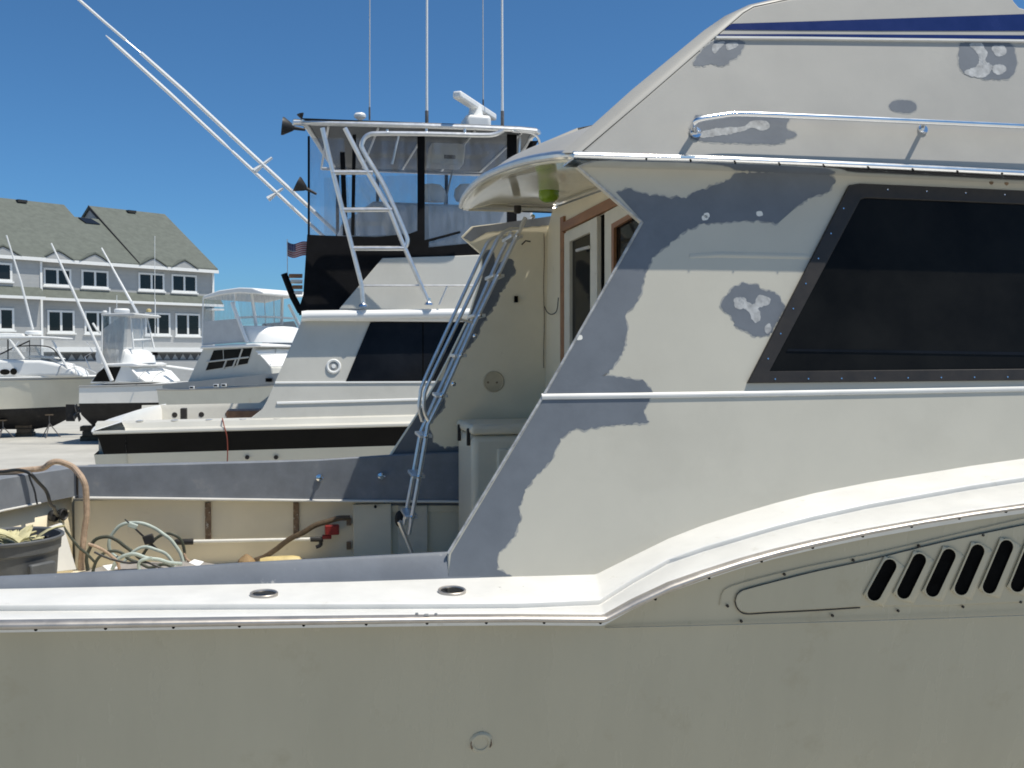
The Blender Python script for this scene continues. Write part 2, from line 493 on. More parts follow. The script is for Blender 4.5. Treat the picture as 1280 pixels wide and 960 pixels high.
# hull: lofted from transom to stem
def hb(X, f):
    if X < 4.0:
        return 1.0
    t = min(1, (X - 4.0) / (7.6 if f else 7.0))
    return max(0.004, 1 - t ** 2.1)
HB = YC - YO - 0.012
rows = []
xs = [-2.12] + [D3[i].x for i in range(len(D3))] + [5.5, 6.5, 7.5, 8.5, 9.5, 10.3, 11.0, 11.55]
xs = sorted(set(round(x, 4) for x in xs if x > -2.0)) + []
xs = [-2.1] + xs
for X in xs:
    zt = sheer(X) + 0.002
    bT, bB = HB * hb(X, True), hb(X, False)
    zk = 0.42 + max(0, (X - 7.0) / 4.5) ** 2 * 1.6
    ring = []
    kk = 0.2 * hb(X, True)
    sec = [(bT - kk * max(0, 2.95 - zt), zt), (bT - kk * 0.365, min(zt - 0.02, 2.585)), (bT - 0.155 * hb(X, True), 2.25), (HB * bB * 0.915, 1.90), (HB * bB * 0.86, 1.50), (HB * bB * 0.79, 1.05), (HB * bB * 0.42, 0.72), (0.02, zk)]
    sec = [(w, max(z, zk) if i < 7 else z) for i, (w, z) in enumerate(sec)]
    ring = [V(X, YC - w, z) for w, z in sec] + [V(X, YC + w, z) for w, z in reversed(sec)]
    rows.append(ring)
hb_ = MB().loft(rows)
n = len(rows[0])
cen = [V(p.x - 0.34 * (1 - ((p.y - YC) / HB) ** 2), p.y, p.z) for p in rows[0]]
hb_.loft([rows[0], cen])
hb_.add(cen, [(i, i + 1, n - 2 - i, n - 1 - i) for i in range(n // 2 - 1)])
hull = hb_.build('hull', 'hull_cream', NB, smooth=50)
# moulded knuckle line running forward below the raised sheer
kl = [onP(p, off(PO, -0.085)) for p in ((757, 785), (900, 781.5), (1040, 777.5), (1170, 773.5), (1280, 769.5), (1420, 765))]
MB().tube(cr(kl, 5), 0.003, 6).build('knuckle_line', 'hull_cream', hull)
# thru-hull fitting, scarred, on the topside
HP = (V(0, YO + 0.012 + 0.155, 2.25), V(0, -1, -0.235).normalized())
HP = (HP[0] + V(0, -0.012, 0), HP[1])
c = onP((601, 928), HP)
th = MB().lathe(c - HP[1] * 0.01, [(0.048, 0.0), (0.048, 0.012), (0.040, 0.018), (0.030, 0.018), (0.028, 0.014), (0.0, 0.014)], 28, HP[1]).build('drain_fitting', 'hull_cream', hull)
sc_ = MB()
for k, (a0, a1) in enumerate(((2.3, 3.6), (-0.5, 0.35), (1.5, 1.9))):
    pts = [c + HP[1] * 0.008 + (V(1, 0, 0) * math.cos(a0 + (a1 - a0) * i / 6) + ZV * math.sin(a0 + (a1 - a0) * i / 6)) * (0.040 + 0.003 * noise.noise(V(i * 1.3, k, 0))) for i in range(7)]
    sc_.tube(pts, 0.005, 6, rs=[0.002 + 0.004 * abs(noise.noise(V(i * 0.9, k * 3, 5))) for i in range(7)])
tag(sc_.build('worn_sealant', 'rust_strap', th), None, kind='stuff')

# engine-room air vent
vo = [(919, 752), (921, 744), (928, 738), (960, 729), (1020, 714), (1090, 699), (1180, 677), (1290, 654), (1420, 630), (1420, 742), (1290, 752), (1180, 757), (1090, 757.5), (1020, 762), (960, 765), (935, 766.5), (926, 764), (921, 759)]
vp = (V(0, YO + 0.008, 2.95), V(0, -1, -0.2).normalized())
vent = MB().panel(vo, vp, 0.02, 0.0035).build('air_vent', 'hull_cream', NB, bevel=0.003)
rim = [onP(p, off(vp, 0.001)) for p in [(900, 757), (903, 742), (914, 733), (960, 720), (1020, 706), (1100, 690), (1190, 669), (1290, 646), (1400, 624)]]
MB().tube(cr(rim, 4), 0.002, 6).build('vent_plate_edge', 'hull_cream', vent)
gap = [onP(p, off(vp, 0.003)) for p in vo[:9]]
MB().tube(cr(list(reversed(gap)) , 4), 0.0018, 6).build('vent_seam', 'dark_bronze', vent)
gap = [onP(p, off(vp, 0.002)) for p in [(919, 752), (921, 759), (926, 765), (935, 767.5), (960, 766), (1020, 763), (1075, 759.5)]]
MB().tube(cr(gap, 4), 0.0028, 6).build('vent_seam', 'dark_bronze', vent)
def capsule(c0, c1, r, n=8):
    a, b_ = Vector((*c0, 0)), Vector((*c1, 0))
    t = (b_ - a).normalized(); nn = Vector((-t.y, t.x, 0))
    out = []
    for k in range(n + 1):
        th_ = math.pi * k / n
        out.append(a + (nn * math.cos(th_) - t * math.sin(th_)) * r)
    for k in range(n + 1):
        th_ = math.pi * k / n
        out.append(b_ + (-nn * math.cos(th_) + t * math.sin(th_)) * r)
    return [(p.x, p.y) for p in out]
slots = [((1112, 706), (1093, 744)), ((1149, 699), (1130, 741.5)), ((1186, 693), (1166, 739)), ((1222, 687.5), (1202, 737)), ((1258, 682), (1237, 735)), ((1294, 676), (1272, 733)), ((1331, 670), (1308, 731)), ((1367, 664), (1344, 729))]
for (t0, t1) in slots:
    t0, t1 = (t0[0], t0[1] + 1.6), (t1[0], t1[1] - 1.6)
    inn = capsule(t0, t1, 8.7)
    rng_ = capsule(t0, t1, 10.4)
    ax = Vector((t1[0] - t0[0], t1[1] - t0[1], 0)).normalized(); pn = Vector((-ax.y, ax.x, 0))
    if pn.x < 0: pn = -pn
    out = []
    for p in capsule(t0, t1, 1.0):
        v = Vector((*p, 0)); mid = Vector(((t0[0] + t1[0]) / 2, (t0[1] + t1[1]) / 2, 0))
        la = (v - mid).dot(ax); lb = (v - mid).dot(pn)
        out.append(mid + ax * (la * 1.0 + math.copysign(8.5, la)) + pn * (lb * 15.0 + 3))
    out = [(p.x, p.y) for p in out]
    q0 = off(vp, 0.001); q1 = off(vp, 0.009); q2 = off(vp, 0.014); q3 = off(vp, 0.0)
    bb = MB().loft([[onP(p, q0) for p in out], [onP((p[0] * 0.82 + r_[0] * 0.18, p[1] * 0.82 + r_[1] * 0.18), q1) for p, r_ in zip(out, rng_)],
                    [onP(p, q2) for p in rng_], [onP(p, q2) for p in inn], [onP(p, q3) for p in inn]], closed=True)
    lv = bb.build('louvre', 'hull_cream', vent, smooth=50)
    MB().panel(capsule(t0, t1, 9.3), vp, 0.002, 0.0055).build('slot', 'black', lv)
vsb = MB()
for p in [(909, 757), (926, 776), (980, 717.5), (1066, 700), (1148, 682), (1228, 668.5), (1040, 769), (1122, 763), (1203, 758), (1275, 752)]:
    vsb.lathe(onP(p, off(vp, 0.0)), [(0.006, 0), (0.0055, 0.008), (0, 0.009)], 8, vp[1])
tag(vsb.build('vent_screws', 'dark_bronze', vent), None, kind='stuff')

# near coaming (primed), between the side deck and the cockpit
E = [(-360, 743), (-170, 733), (0, 723), (150, 716), (200, 713), (300, 706), (430, 699), (560, 692), (600, 690)]
def Aat(x):
    for s, t in zip(ST[:-1], ST[1:]):
        if s[0][0] <= x <= t[0][0]:
            return s[0][1] + (t[0][1] - s[0][1]) * (x - s[0][0]) / (t[0][0] - s[0][0])
rows = []
for (x, y) in E:
    e = onP((x, y), PY(4.075)); a = onP((x, Aat(x)), off(S, 0.004))
    m1 = a + (e - a) * 0.93
    rows.append([a + V(0, 0.02, -0.05), a, a + V(0, 0.006, 0.012), m1, e + V(0, 0.01, 0.004), e + V(0, 0.045, 0.0), e + V(0, 0.055, -0.02), V(e.x, 4.14, 2.47), V(e.x, 4.30, 2.47), V(e.x, 4.32, 1.95)])
nc = MB().loft(rows).build('coaming', 'primer_scuffed', NB, smooth=40)
for k, pp in enumerate([] and [[(40, 724), (90, 721.5), (170, 722.5), (260, 723), (250, 726), (150, 728), (60, 727)], [(300, 716), (345, 714), (352, 718), (310, 720)], [(420, 712), (470, 711), (478, 715), (430, 717)], [(215, 711.5), (262, 709.5), (300, 712.5), (240, 716)], [(505, 714), (540, 713), (544, 717), (508, 718)]]):
    po = rough_outline(pp, 1.2, 3, k * 3.0)
    # lies on the sloping coaming face
    q = []
    for p in po:
        x = p[0]
        for (e0, e1) in zip(E[:-1], E[1:]):
            if e0[0] <= x <= e1[0]:
                ey = e0[1] + (e1[1] - e0[1]) * (x - e0[0]) / (e1[0] - e0[0])
        e = onP((x, ey), PY(4.075)); a = onP((x, Aat(x)), off(S, 0.004))
        a = a + V(0, .006, .012); e = a + (e - a) * 0.93
        t = (p[1] - ey) / (Aat(x) - ey)
        q.append(e + (a - e) * t + V(0, -0.0025, 0.0012))
    MB().prism(q, (0, 0.001, -0.0006)).build('sanded_spot', 'primer_light', nc, smooth=0)

# far gunwale, its primed inner face and liner
ft = [(92, 583), (170, 581.5), (250, 579.5), (330, 577.5), (400, 575), (490, 569), (560, 566), (660, 562)]
fb = [(105, 622), (170, 623), (250, 624), (330, 625), (400, 626), (490, 626.5), (560, 627), (660, 628)]
PF = PY(7.95)
rows = []
for p, q in zip(ft, fb):
    a, c = onP(p, PF), onP(q, PF)
    c.x = a.x
    rows.append([V(a.x, 8.56, sheer(a.x)), V(a.x, 8.52, 2.70), V(a.x, 8.14, 2.70), V(a.x, 8.10, a.z - 0.01), a + V(0, 0.02, 0.004), a + V(0, 0.004, -0.006), c, c + V(0, 0.03, -0.004), V(a.x, 8.06, c.z - 0.004)])
fg = MB().loft(rows).build('far_gunwale', 'primer_light', NB, smooth=35)
lip = [r[6] + V(0, -0.012, 0.002) for r in rows]
MB().tube(lip, 0.011, 8).build('coaming_lip', 'white_gelcoat', fg)
FLZ = 1.95
MB().box((-1.6, 8.06, FLZ - 0.02), (2.05, 8.10, 2.475)).build('bulwark_liner', 'liner_cream', NB)
MB().box((-2.15, 4.2, FLZ - 0.06), (2.2, 8.12, FLZ)).build('cockpit_floor', 'liner_cream', NB)
# transom
TP = [(-1.42, 8.22), (-1.565, 7.97), (-1.75, 7.65), (-1.915, 7.35), (-2.0, 7.05), (-2.06, 6.6), (-2.08, 6.08), (-2.06, 5.55), (-2.0, 5.1), (-1.87, 4.7), (-1.7, 4.4), (-1.5, 4.2), (-1.35, 4.1)]
rows = []
zt0 = onP((92, 583), PF).z
for i, (x, y) in enumerate(TP):
    t = (V(TP[min(i + 1, len(TP) - 1)][0], TP[min(i + 1, len(TP) - 1)][1], 0) - V(TP[max(i - 1, 0)][0], TP[max(i - 1, 0)][1], 0)).normalized()
    nrm = V(t.y, -t.x, 0)        # towards cockpit / away
    if nrm.x > 0: nrm = -nrm
    f = i / (len(TP) - 1)
    zt = zt0 * (1 - f) + 2.75 * f
    o = V(x, y, zt)
    w = 0.26
    rows.append([V(x, y, zt - 0.30) + nrm * (w + 0.02), o + nrm * w + V(0, 0, -0.02), o + nrm * (w - 0.02), o + nrm * 0.015, o + V(0, 0, -0.012), V(x, y, zt - 0.225), V(x, y, zt - 0.23) + nrm * 0.05])
tr = MB().loft(rows[1:-1]).build('transom_coaming', 'primer_light', NB, smooth=40)
rows2 = [[r[6] , V(r[6].x, r[6].y, FLZ)] for r in rows[1:-1]]
tl = MB().loft(rows2).build('transom_liner', 'liner_cream', NB, smooth=50, solid=0.01)
MB().tube([r[5] + V(0.006, 0, 0) for r in rows[2:-2]], 0.008, 8).build('coaming_lip', 'white_gelcoat', tr)
PT = (V(-1.83, 7.5, 2.3), V(0.866, -0.5, 0).normalized())
c = onP((72, 645), off(PT, -0.03))
for dx in (-5, 6):
    cc = onP((72 + dx, 645 + (0 if dx < 0 else -2)), off(PT, -0.03))
    ring = MB().lathe(cc, [(0.038, -0.03), (0.045, 0.014), (0.036, 0.02), (0.030, 0.012), (0.030, 0.004), (0, 0.004)], 18, PT[1]).build('hawse_hole', 'black_rubber', tr)
# corner seam
sm = [V(-1.555, 7.945, zt0 - 0.01), V(-1.555, 7.945, zt0 - 0.215)]
MB().tube(sm, 0.008, 6).build('corner_seam', 'dark_bronze', tr)
# bright corner plate in the far quarter
MB().prism([onP(p, PZ(2.56)) for p in [(93, 622), (99, 620), (105, 621), (104, 623.5), (95, 624)]], (0, 0, 0.006)).build('corner_plate', 'chrome', fg)
# straps on the liner
for x in (260, 370):
    a, c = onP((x, 628), PY(8.055)), onP((x, 674), PY(8.055))
    MB().box((a.x - 0.022, 8.035, c.z), (a.x + 0.022, 8.06, a.z)).build('hull_strap', 'rust_strap', NB, bevel=0.004)
# hinged locker door and recess in the liner
a, c = onP((441, 630), PY(8.05)), onP((489, 710), PY(8.05))
ld = MB().box((a.x, 8.015, c.z), (c.x, 8.056, a.z)).build('liner_door', 'locker_white', NB, bevel=0.006)
hb2 = MB()
for y in (652, 682, 706):
    p = onP((438, y), PY(8.03)); hb2.box((p.x - 0.03, 8.02, p.z - 0.03), (p.x + 0.008, 8.05, p.z + 0.03))
hb2.build('hinge', 'rust_strap', ld, bevel=0.004)
p = onP((469, 633), PY(8.0)); MB().lathe(p, [(0.012, 0), (0.012, 0.02), (0, 0.022)], 10, (0, -1, 0)).build('latch', 'dark_bronze', ld)
a, c = onP((497, 632), PY(8.05)), onP((570, 720), PY(8.05))
MB().box((a.x, 8.02, c.z), (a.x + 0.24, 8.058, a.z)).build('liner_trim', 'door_white', NB, bevel=0.005)
p = onP((499, 648), PY(8.0)); MB().lathe(p, [(0.05, 0), (0.055, 0.02), (0.03, 0.035), (0, 0.035)], 14, (0, -1, 0), (0.7, 1.2)).build('hose_socket', 'black_rubber', NB)
# cleats on the far coaming
for (x, y) in ((399, 597), (476, 595)):
    c = onP((x, y), PY(7.945))
    cl = MB().lathe(c, [(0.026, 0), (0.026, 0.008), (0.012, 0.012), (0.011, 0.05), (0.02, 0.056), (0.02, 0.066), (0.0, 0.07)], 14, (0, -1, 0)).build('mooring_stud', 'chrome', NB)
    MB().tube([c + V(-0.03, -0.058, 0.004), c + V(0.03, -0.058, 0.004)], 0.007, 8).build('cross_pin', 'chrome', cl)

# rod holders in the near side deck
def deck_pt(x, y):
    for s_, t_ in zip(ST[:-1], ST[1:]):
        if s_[0][0] <= x <= t_[0][0]:
            f = (x - s_[0][0]) / (t_[0][0] - s_[0][0])
            i = ST.index(s_)
            a = A3[i] + (A3[i + 1] - A3[i]) * f; c_ = C3[i] + (C3[i + 1] - C3[i]) * f
            n_ = (A3[i + 1] - A3[i]).cross(c_ - a).normalized()
            if n_.z < 0: n_ = -n_
            return onP((x, y), (a + n_ * 0.006, n_)), n_
for (x, y, r) in ((330, 744.5, 0.052), (565, 740.5, 0.055)):
    a, dn = deck_pt(x, y)
    a = a + dn * 0.009
    rh = MB().lathe(a, [(r, -0.012), (r, 0.002), (r * 0.95, 0.004), (r * 0.86, 0.002), (r * 0.82, -0.003)], 32, dn).build('rod_holder', 'rail_metal', NB)
    MB().lathe(a + V(0, 0, -0.004), [(r * 0.85, 0.0), (r * 0.84, 0.002), (0, 0.0025)], 28, dn).build('rod_holder_cup', 'dark_glass', rh)
# scuffs on the side deck near the kink
sc_ = MB()
for (x, y, r) in ((625, 734, .006), (633, 738, .004), (640, 739, .006), (648, 737, .004), (654, 733, .005), (752, 734, .008), (521, 766, .006), (533, 767.5, .010), (545, 766.5, .006)):
    p, dn = deck_pt(x, y); sc_.lathe(p, [(r * .6, -0.006), (r * .4, 0.0005), (0, 0.001)], 7, dn, (2.0, 1))
tag(sc_.build('deck_scuffs', 'sheer_grey', NB), None, kind='stuff')

# ---- cabin side with its aft wing
bot = [s[0] for s in ST[7:-1]]
cab = [(560, 692), (680, 493.5), (803, 277), (712, 198), (730, 196), (900, 199), (1100, 207), (1280, 216), (1500, 224), (1640, 230)] + [(1640, 540)] + [(x, y + 3) for (x, y) in reversed(bot)] + [(600, 727), (560, 728)]
cabin = MB().panel(cab, S, 0.045).build('cabin_side', 'cabin_gelcoat', NB, bevel=0.006, smooth=30)
# bright cut edge of the wing
for seg_ in ([(561, 692), (620, 594.5), (681, 493.5), (745, 381), (803, 278)], [(803, 277), (757, 237), (712, 198)]):
    MB().tube([onP(p, off(S, 0.0)) + V(-0.004, 0, 0) for p in seg_], 0.006, 8).build('wing_edge', 'filler', cabin)
# ledge moulding
lg = [(677, 496.5), (800, 495), (935, 493), (1100, 490), (1280, 486.5), (1500, 483), (1640, 481)]
rows = []
for p in lg:
    q = onP(p, S)
    rows.append([q + V(0, 0.004, 0.016), q + V(0, -0.006, 0.012), q + V(0, -0.011, 0.0), q + V(0, -0.007, -0.009), q + V(0, 0.004, -0.012)])
MB().loft(rows, cap=True).build('ledge_moulding', 'white_gelcoat', cabin, smooth=50)
# primer patches: real paint films with ragged edges
def patch(px, pl, parent, m='primer', amp=2.2, seed=0.0, keep=(), proud=0.0013, name='primer_patch', step=3.0):
    if len(px) < 20 and not keep:
        px = [(p.x, p.y) for p in cr([(x, y, 0) for x, y in px], 4, closed=True)]
        step = 1.6
    if m == 'primer':
        MB().panel(rough_outline(px, amp * 1.15, step, seed + 0.07, keep, 1.5), pl, 0.0004, proud - 0.0006).build('sanded_margin', 'sanded_edge', parent, smooth=0)
    return MB().panel(rough_outline(px, amp, step, seed, keep), pl, 0.0005, proud).build(name, m, parent, smooth=0)
wing_patch = [(564, 692), (682, 494), (804.5, 278), (770, 240), (786, 235), (812, 245), (858, 248), (878, 236), (905, 228), (925, 216), (985, 214.5), (1036, 213), (1045, 226), (1036, 240), (1010, 248), (992, 262), (975, 277), (930, 276), (880, 279), (850, 293), (838, 303), (815, 322), (806, 352), (796, 378), (783, 392), (784, 415), (778, 440), (762, 462), (752, 470),
              (780, 472), (806, 477), (815, 488), (812, 499), (805, 516), (812, 527), (790, 531), (752, 533), (715, 538), (700, 548), (690, 575), (668, 598), (656, 612), (650, 640), (648, 655), (642, 672), (624, 690), (621, 712), (640, 720), (560, 724)]
patch(wing_patch, S, cabin, amp=2.6, seed=1.0, keep=(0, 1, 2, 15, len(wing_patch) - 2, len(wing_patch) - 1))
p2_ = [(902, 378), (908, 368), (922, 358), (938, 354), (955, 362), (968, 366), (978, 378), (974, 396), (958, 420), (936, 416), (922, 408), (914, 396), (904, 388)]
pp = patch(p2_, S, cabin, amp=2.5, seed=4.0)
patch([(918, 374), (930, 372), (940, 380), (950, 370), (962, 372), (960, 381), (948, 386), (950, 398), (944, 404), (938, 396), (934, 388), (920, 384)], S, pp, 'filler', amp=2.0, seed=9.0, proud=0.0020, name='filler_patch')
patch([(956, 410), (962, 404), (964, 412), (959, 418)], S, pp, 'filler', amp=1.0, seed=8.0, proud=0.0020, name='filler_patch')
for (x, y) in ((883, 269), (949, 267), (881, 272), (724, 422)):
    patch([(x - 3, y - 2), (x + 3, y - 3), (x + 4, y + 2), (x - 2, y + 3)], S, cabin, 'stripe_cream', 0.6, x * .1, proud=0.0022, name='filler_dot', step=2)
# rusty screws above the window
for (x, y) in ((1239, 228), (1258, 229)):
    MB().lathe(onP((x, y), S), [(0.012, 0), (0.010, 0.005), (0, 0.006)], 10, S[1]).build('trim_screw', 'rust_strap', cabin)
# soft moulded crease under the bridge
rows = []
for p in [(862, 322.5), (900, 320), (1000, 322), (1018, 323)]:
    q = onP(p, S); k = 0.010 if 870 < p[0] < 1010 else 0.001
    rows.append([q + V(0, 0.003, 0.02), q + V(0, -0.4 * k, 0.008), q + V(0, -0.5 * k, 0), q + V(0, 0.002, -0.015)])
MB().loft(rows).build('moulded_crease', 'cabin_gelcoat', cabin, smooth=70)
# side window
wo_ = [(935, 478.5), (1062, 231), (1075, 229), (1280, 238), (1500, 247), (1640, 252), (1640, 472), (1280, 475)]
wi_ = [(962, 464), (1076, 249), (1082, 247), (1280, 255), (1500, 263), (1622, 268), (1622, 458), (1280, 461)]
win = MB().frame([onP(p, off(S, 0.016)) for p in wo_], [onP(p, off(S, 0.016)) for p in wi_], -S[1] * 0.02).build('window', 'dark_bronze', cabin, bevel=0.003)
MB().panel([(955, 468), (1070, 244), (1280, 250), (1630, 262), (1630, 465), (1280, 466)], S, 0.004, 0.006).build('window_pane', 'dark_glass', win, smooth=0)
ws = MB()
def along(a, b, n):
    return [(a[0] + (b[0] - a[0]) * (i + 0.5) / n, a[1] + (b[1] - a[1]) * (i + 0.5) / n) for i in range(n)]
for p in along((952, 464), (1062, 245), 7) + along((948, 474), (1280, 471), 8) + along((1085, 236), (1280, 244.5), 4):
    ws.lathe(onP(p, off(S, 0.015)), [(0.0042, 0), (0.0035, 0.003), (0, 0.0035)], 8, S[1])
tag(ws.build('window_screws', 'chrome', win), None, kind='stuff')
# inner dividing bar of the slider, seen dark behind the frame
MB().panel([(985, 436), (1280, 440), (1630, 442), (1630, 446), (1280, 444), (983, 439)], S, 0.003, 0.0095).build('window_track', 'tint_panel', win, smooth=0)

# ---- aft bulkhead, door, far wing
XB = 2.05
bk = MB().prism([V(XB, 4.36, FLZ), V(XB, 8.06, FLZ), V(XB, 8.0, 4.50), V(XB, 7.75, 4.74), V(XB, 6.5, 4.68), V(XB, 5.4, 4.60), V(XB, 4.36, 4.44)], (0.05, 0, 0)).build('aft_bulkhead', 'liner_cream', NB)
PB = PX(XB)
def bp(px, py, out=0.0):
    return onP((px, py), PX(XB - out))
def bpan(pts, out, th, name, m, par, bev=0.0):
    return MB().prism([bp(x, y, out) for x, y in pts], (th, 0, 0)).build(name, m, par, bevel=bev, smooth=0 if not bev else 30)
hdr = bpan([(701, 279), (770, 243), (830, 211), (830, 224), (770, 257), (701, 290)], 0.03, 0.035, 'door_header', 'teak', bk, 0.004)
bpan([(700, 272), (704, 270), (705, 900), (701, 900)], 0.02, 0.025, 'jamb_strip', 'teak', bk)
d1o = [(705, 292), (746, 270.5), (746, 900), (705, 900)]
d1i = [(711.5, 302), (737.5, 290), (737.5, 860), (711.5, 860)]
door = MB().frame([bp(*p, 0.045) for p in d1o], [bp(*p, 0.045) for p in d1i], (0.044, 0, 0)).build('sliding_door', 'door_white', bk, bevel=0.004)
bpan([(711, 300), (738.5, 287), (738.5, 862), (711, 862)], 0.02, 0.006, 'door_pane', 'dark_glass', door)
MB().tube([bp(721, 313, 0.06), bp(736, 309, 0.06)], 0.012, 8).build('door_handle', 'aluminium', door)
bpan([(747, 272), (754, 268), (754, 900), (747, 900)], 0.015, 0.013, 'door_track', 'black', bk)
d2o = [(755.5, 266), (830, 225), (830, 900), (755.5, 900)]
d2i = [(764, 280), (822, 247), (822, 860), (764, 860)]
door2 = MB().frame([bp(*p, 0.025) for p in d2o], [bp(*p, 0.025) for p in d2i], (0.024, 0, 0)).build('fixed_door_leaf', 'door_white', bk, bevel=0.004)
MB().frame([bp(*p, 0.03) for p in d2i], [bp(*p, 0.03) for p in [(767, 285), (819, 255), (819, 850), (767, 850)]], (0.02, 0, 0)).build('pane_bead', 'teak', door2)
bpan([(763, 281), (823, 249), (823, 862), (763, 862)], 0.006, 0.004, 'door_pane', 'dark_glass', door2)
# far wing
FWP = PY(8.02, -0.06, 2.6)
fw_px = [(484, 640), (487, 570), (520, 520), (545, 478), (562, 445), (585, 398), (602, 346), (602, 318), (577, 296), (590, 283), (650, 276), (760, 262), (760, 640)]
far = MB().panel(fw_px, FWP, 0.05).build('far_wing', 'liner_cream', NB, bevel=0.004)
patch([(489, 570), (521, 520.5), (545, 480), (552, 476), (556, 505), (536, 530), (541, 553), (556, 561), (575, 558), (590, 561), (720, 560), (720, 632), (484, 632)], FWP, far, 'primer', 2.0, 12.0, keep=(0, 1, 10, 11, 12))
patch([(603, 320), (612, 312), (622, 330), (640, 324), (645, 338), (636, 352), (624, 366), (616, 384), (608, 396), (600, 410), (592, 428), (578, 442), (566, 462), (553, 474), (563, 446), (586, 399), (603, 346)], FWP, far, 'primer', 2.2, 14.0, keep=(13, 14, 15, 16))
patch([(579, 297), (592, 284), (640, 277), (690, 270), (690, 281), (650, 285), (610, 290), (588, 302)], FWP, far, 'primer_light', 1.0, 15.0, keep=(0, 1, 2, 3))
# round inspection plate
c = onP((617, 477), off(FWP, 0.0))
ip = MB().lathe(c, [(0.088, 0), (0.088, 0.006), (0.078, 0.010), (0.074, 0.006), (0.0, 0.006)], 32, FWP[1]).build('inspection_plate', 'plate_tan', far)
for dx in (-7, 4):
    MB().lathe(onP((617 + dx, 477 + 1), off(FWP, 0.0055)), [(0.009, 0), (0.009, 0.002), (0, 0.002)], 10, FWP[1]).build('finger_hole', 'rust_strap', ip)
# wall bits: snap hook, cord loop, seam
MB().obox(onP((645, 374), off(FWP, 0.01)), (0.014, 0, 0), (0, 0.012, 0), (0, 0, 0.025)).build('coat_hook', 'black', far)
MB().tube([onP(p, off(FWP, 0.0)) for p in ((652, 306), (657, 301), (663, 302))], 0.006, 6).build('strap_eye', 'dark_bronze', far)
MB().tube([onP(p, off(FWP, 0.004)) for p in cr([(679, 300), (680, 340), (680, 400), (679, 460)], 3)] if False else [onP((680 + 0.5 * math.sin(i), 292 + i * 14), off(FWP, 0.003)) for i in range(13)], 0.003, 6).build('panel_seam', 'rust_strap', far)
cord = cr([bp(680, 382, 0.02), bp(684, 390, 0.03), bp(690, 393, 0.03), bp(696, 388, 0.03), bp(698, 372, 0.02)], 5)
MB().tube(cord, 0.004, 6).build('door_cord', 'cable_black', bk)

# cockpit cabinet
cb = MB().box((1.31, 7.28, FLZ), (2.04, 7.93, 2.98)).build('cockpit_cabinet', 'locker_white', NB, bevel=0.05, seg=4)
cl = MB().box((1.30, 7.265, 2.985), (2.04, 7.94, 3.06)).build('cabinet_lid', 'locker_white', cb, bevel=0.03, seg=4)
for Y in (7.36, 7.78):
    lt = MB().box((1.285, Y - 0.014, 2.90), (1.31, Y + 0.014, 3.03)).build('latch', 'dark_bronze', cb, bevel=0.005)
MB().box((1.5, 7.262, 2.3), (1.98, 7.29, 2.88)).build('cabinet_door', 'locker_white', cb, bevel=0.012)

# ---- overhang of the bridge
ringpx = [(722, 194), (706, 194), (690, 195.5), (668, 199), (648, 204), (628, 211), (610, 219), (597, 228), (587, 238), (580, 248), (577, 258)]
def ovz(y):
    tb = [(190, 4.47), (194, 4.47), (204, 4.55), (219, 4.62), (238, 4.68), (262, 4.745)]
    for (a, u), (b_, v) in zip(tb[:-1], tb[1:]):
        if a <= y <= b_: return u + (v - u) * (y - a) / (b_ - a)
ring = [onP(p, PZ(ovz(p[1]))) for p in ringpx]
ring = cr(ring, 3)
farY = ring[-1].y + 0.12
ring += [V(ring[-1].x + 0.06, farY - 0.02, 4.745), V(ring[-1].x + 0.5, farY, 4.75), V(2.1, farY, 4.75)]
print('ring', ring[0], ring[-4], farY)
ov = []
for p in ring:
    fx = 2.08
    ov.append([p + V(0, 0, -0.018), p + V(0.012, 0.0, -0.03), p + (V(fx, p.y, p.z) - p) * 0.10 + V(0, 0, -0.012), p + (V(fx, p.y, p.z) - p) * 0.30 + V(0, 0, 0.03), p + (V(fx, p.y, p.z) - p) * 0.65 + V(0, 0, 0.045), V(fx, p.y, p.z + 0.03)])
ovh = MB().loft(ov).build('bridge_overhang', 'soffit_gloss', NB, smooth=80)
tp = []
for p in ring:
    q = V(min(p.x + 0.55, 2.0), p.y + (0.10 if p.y < 5 else -0.08), p.z + 0.24)
    tp.append([p + V(0, 0, 0.014), p + (q - p) * 0.25 + V(0, 0, 0.05), p + (q - p) * 0.6 + V(0, 0, 0.05), q, V(2.6, q.y, q.z + 0.02)])
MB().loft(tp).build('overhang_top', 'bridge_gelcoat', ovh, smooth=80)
MB().tube([p + V(-0.004, -0.004, 0) for p in ring], 0.021, 10).build('overhang_trim', 'aluminium', ovh)
# pale patch panel and deck lamp under the overhang
c = onP((686, 245), PZ(4.70))
lamp = MB().lathe(c, [(0.075, 0.04), (0.075, -0.004), (0.070, -0.018), (0.055, -0.034), (0.03, -0.044), (0, -0.047)], 28, ZV, (0.95, 1.1)).build('deck_lamp', 'green_lens', ovh)
c = onP((647, 262), PZ(4.70))
MB().lathe(c, [(0.03, 0.03), (0.03, -0.02), (0.02, -0.03), (0, -0.03)], 14, ZV).build('speaker_knob', 'dark_bronze', ovh)

# ---- flybridge
fly = [(726, 191), (810, 119), (894, 46), (930, 15), (942, 8), (965, 3), (990, -2), (1258, -14), (1268, 2), (1274, 9), (1284, 12), (1640, 20), (1640, 232), (1500, 226), (1280, 217), (1000, 204), (820, 195)]
fb_ = MB().panel(fly, T, 0.06).build('flybridge', 'bridge_gelcoat', NB, bevel=0.008, smooth=30)
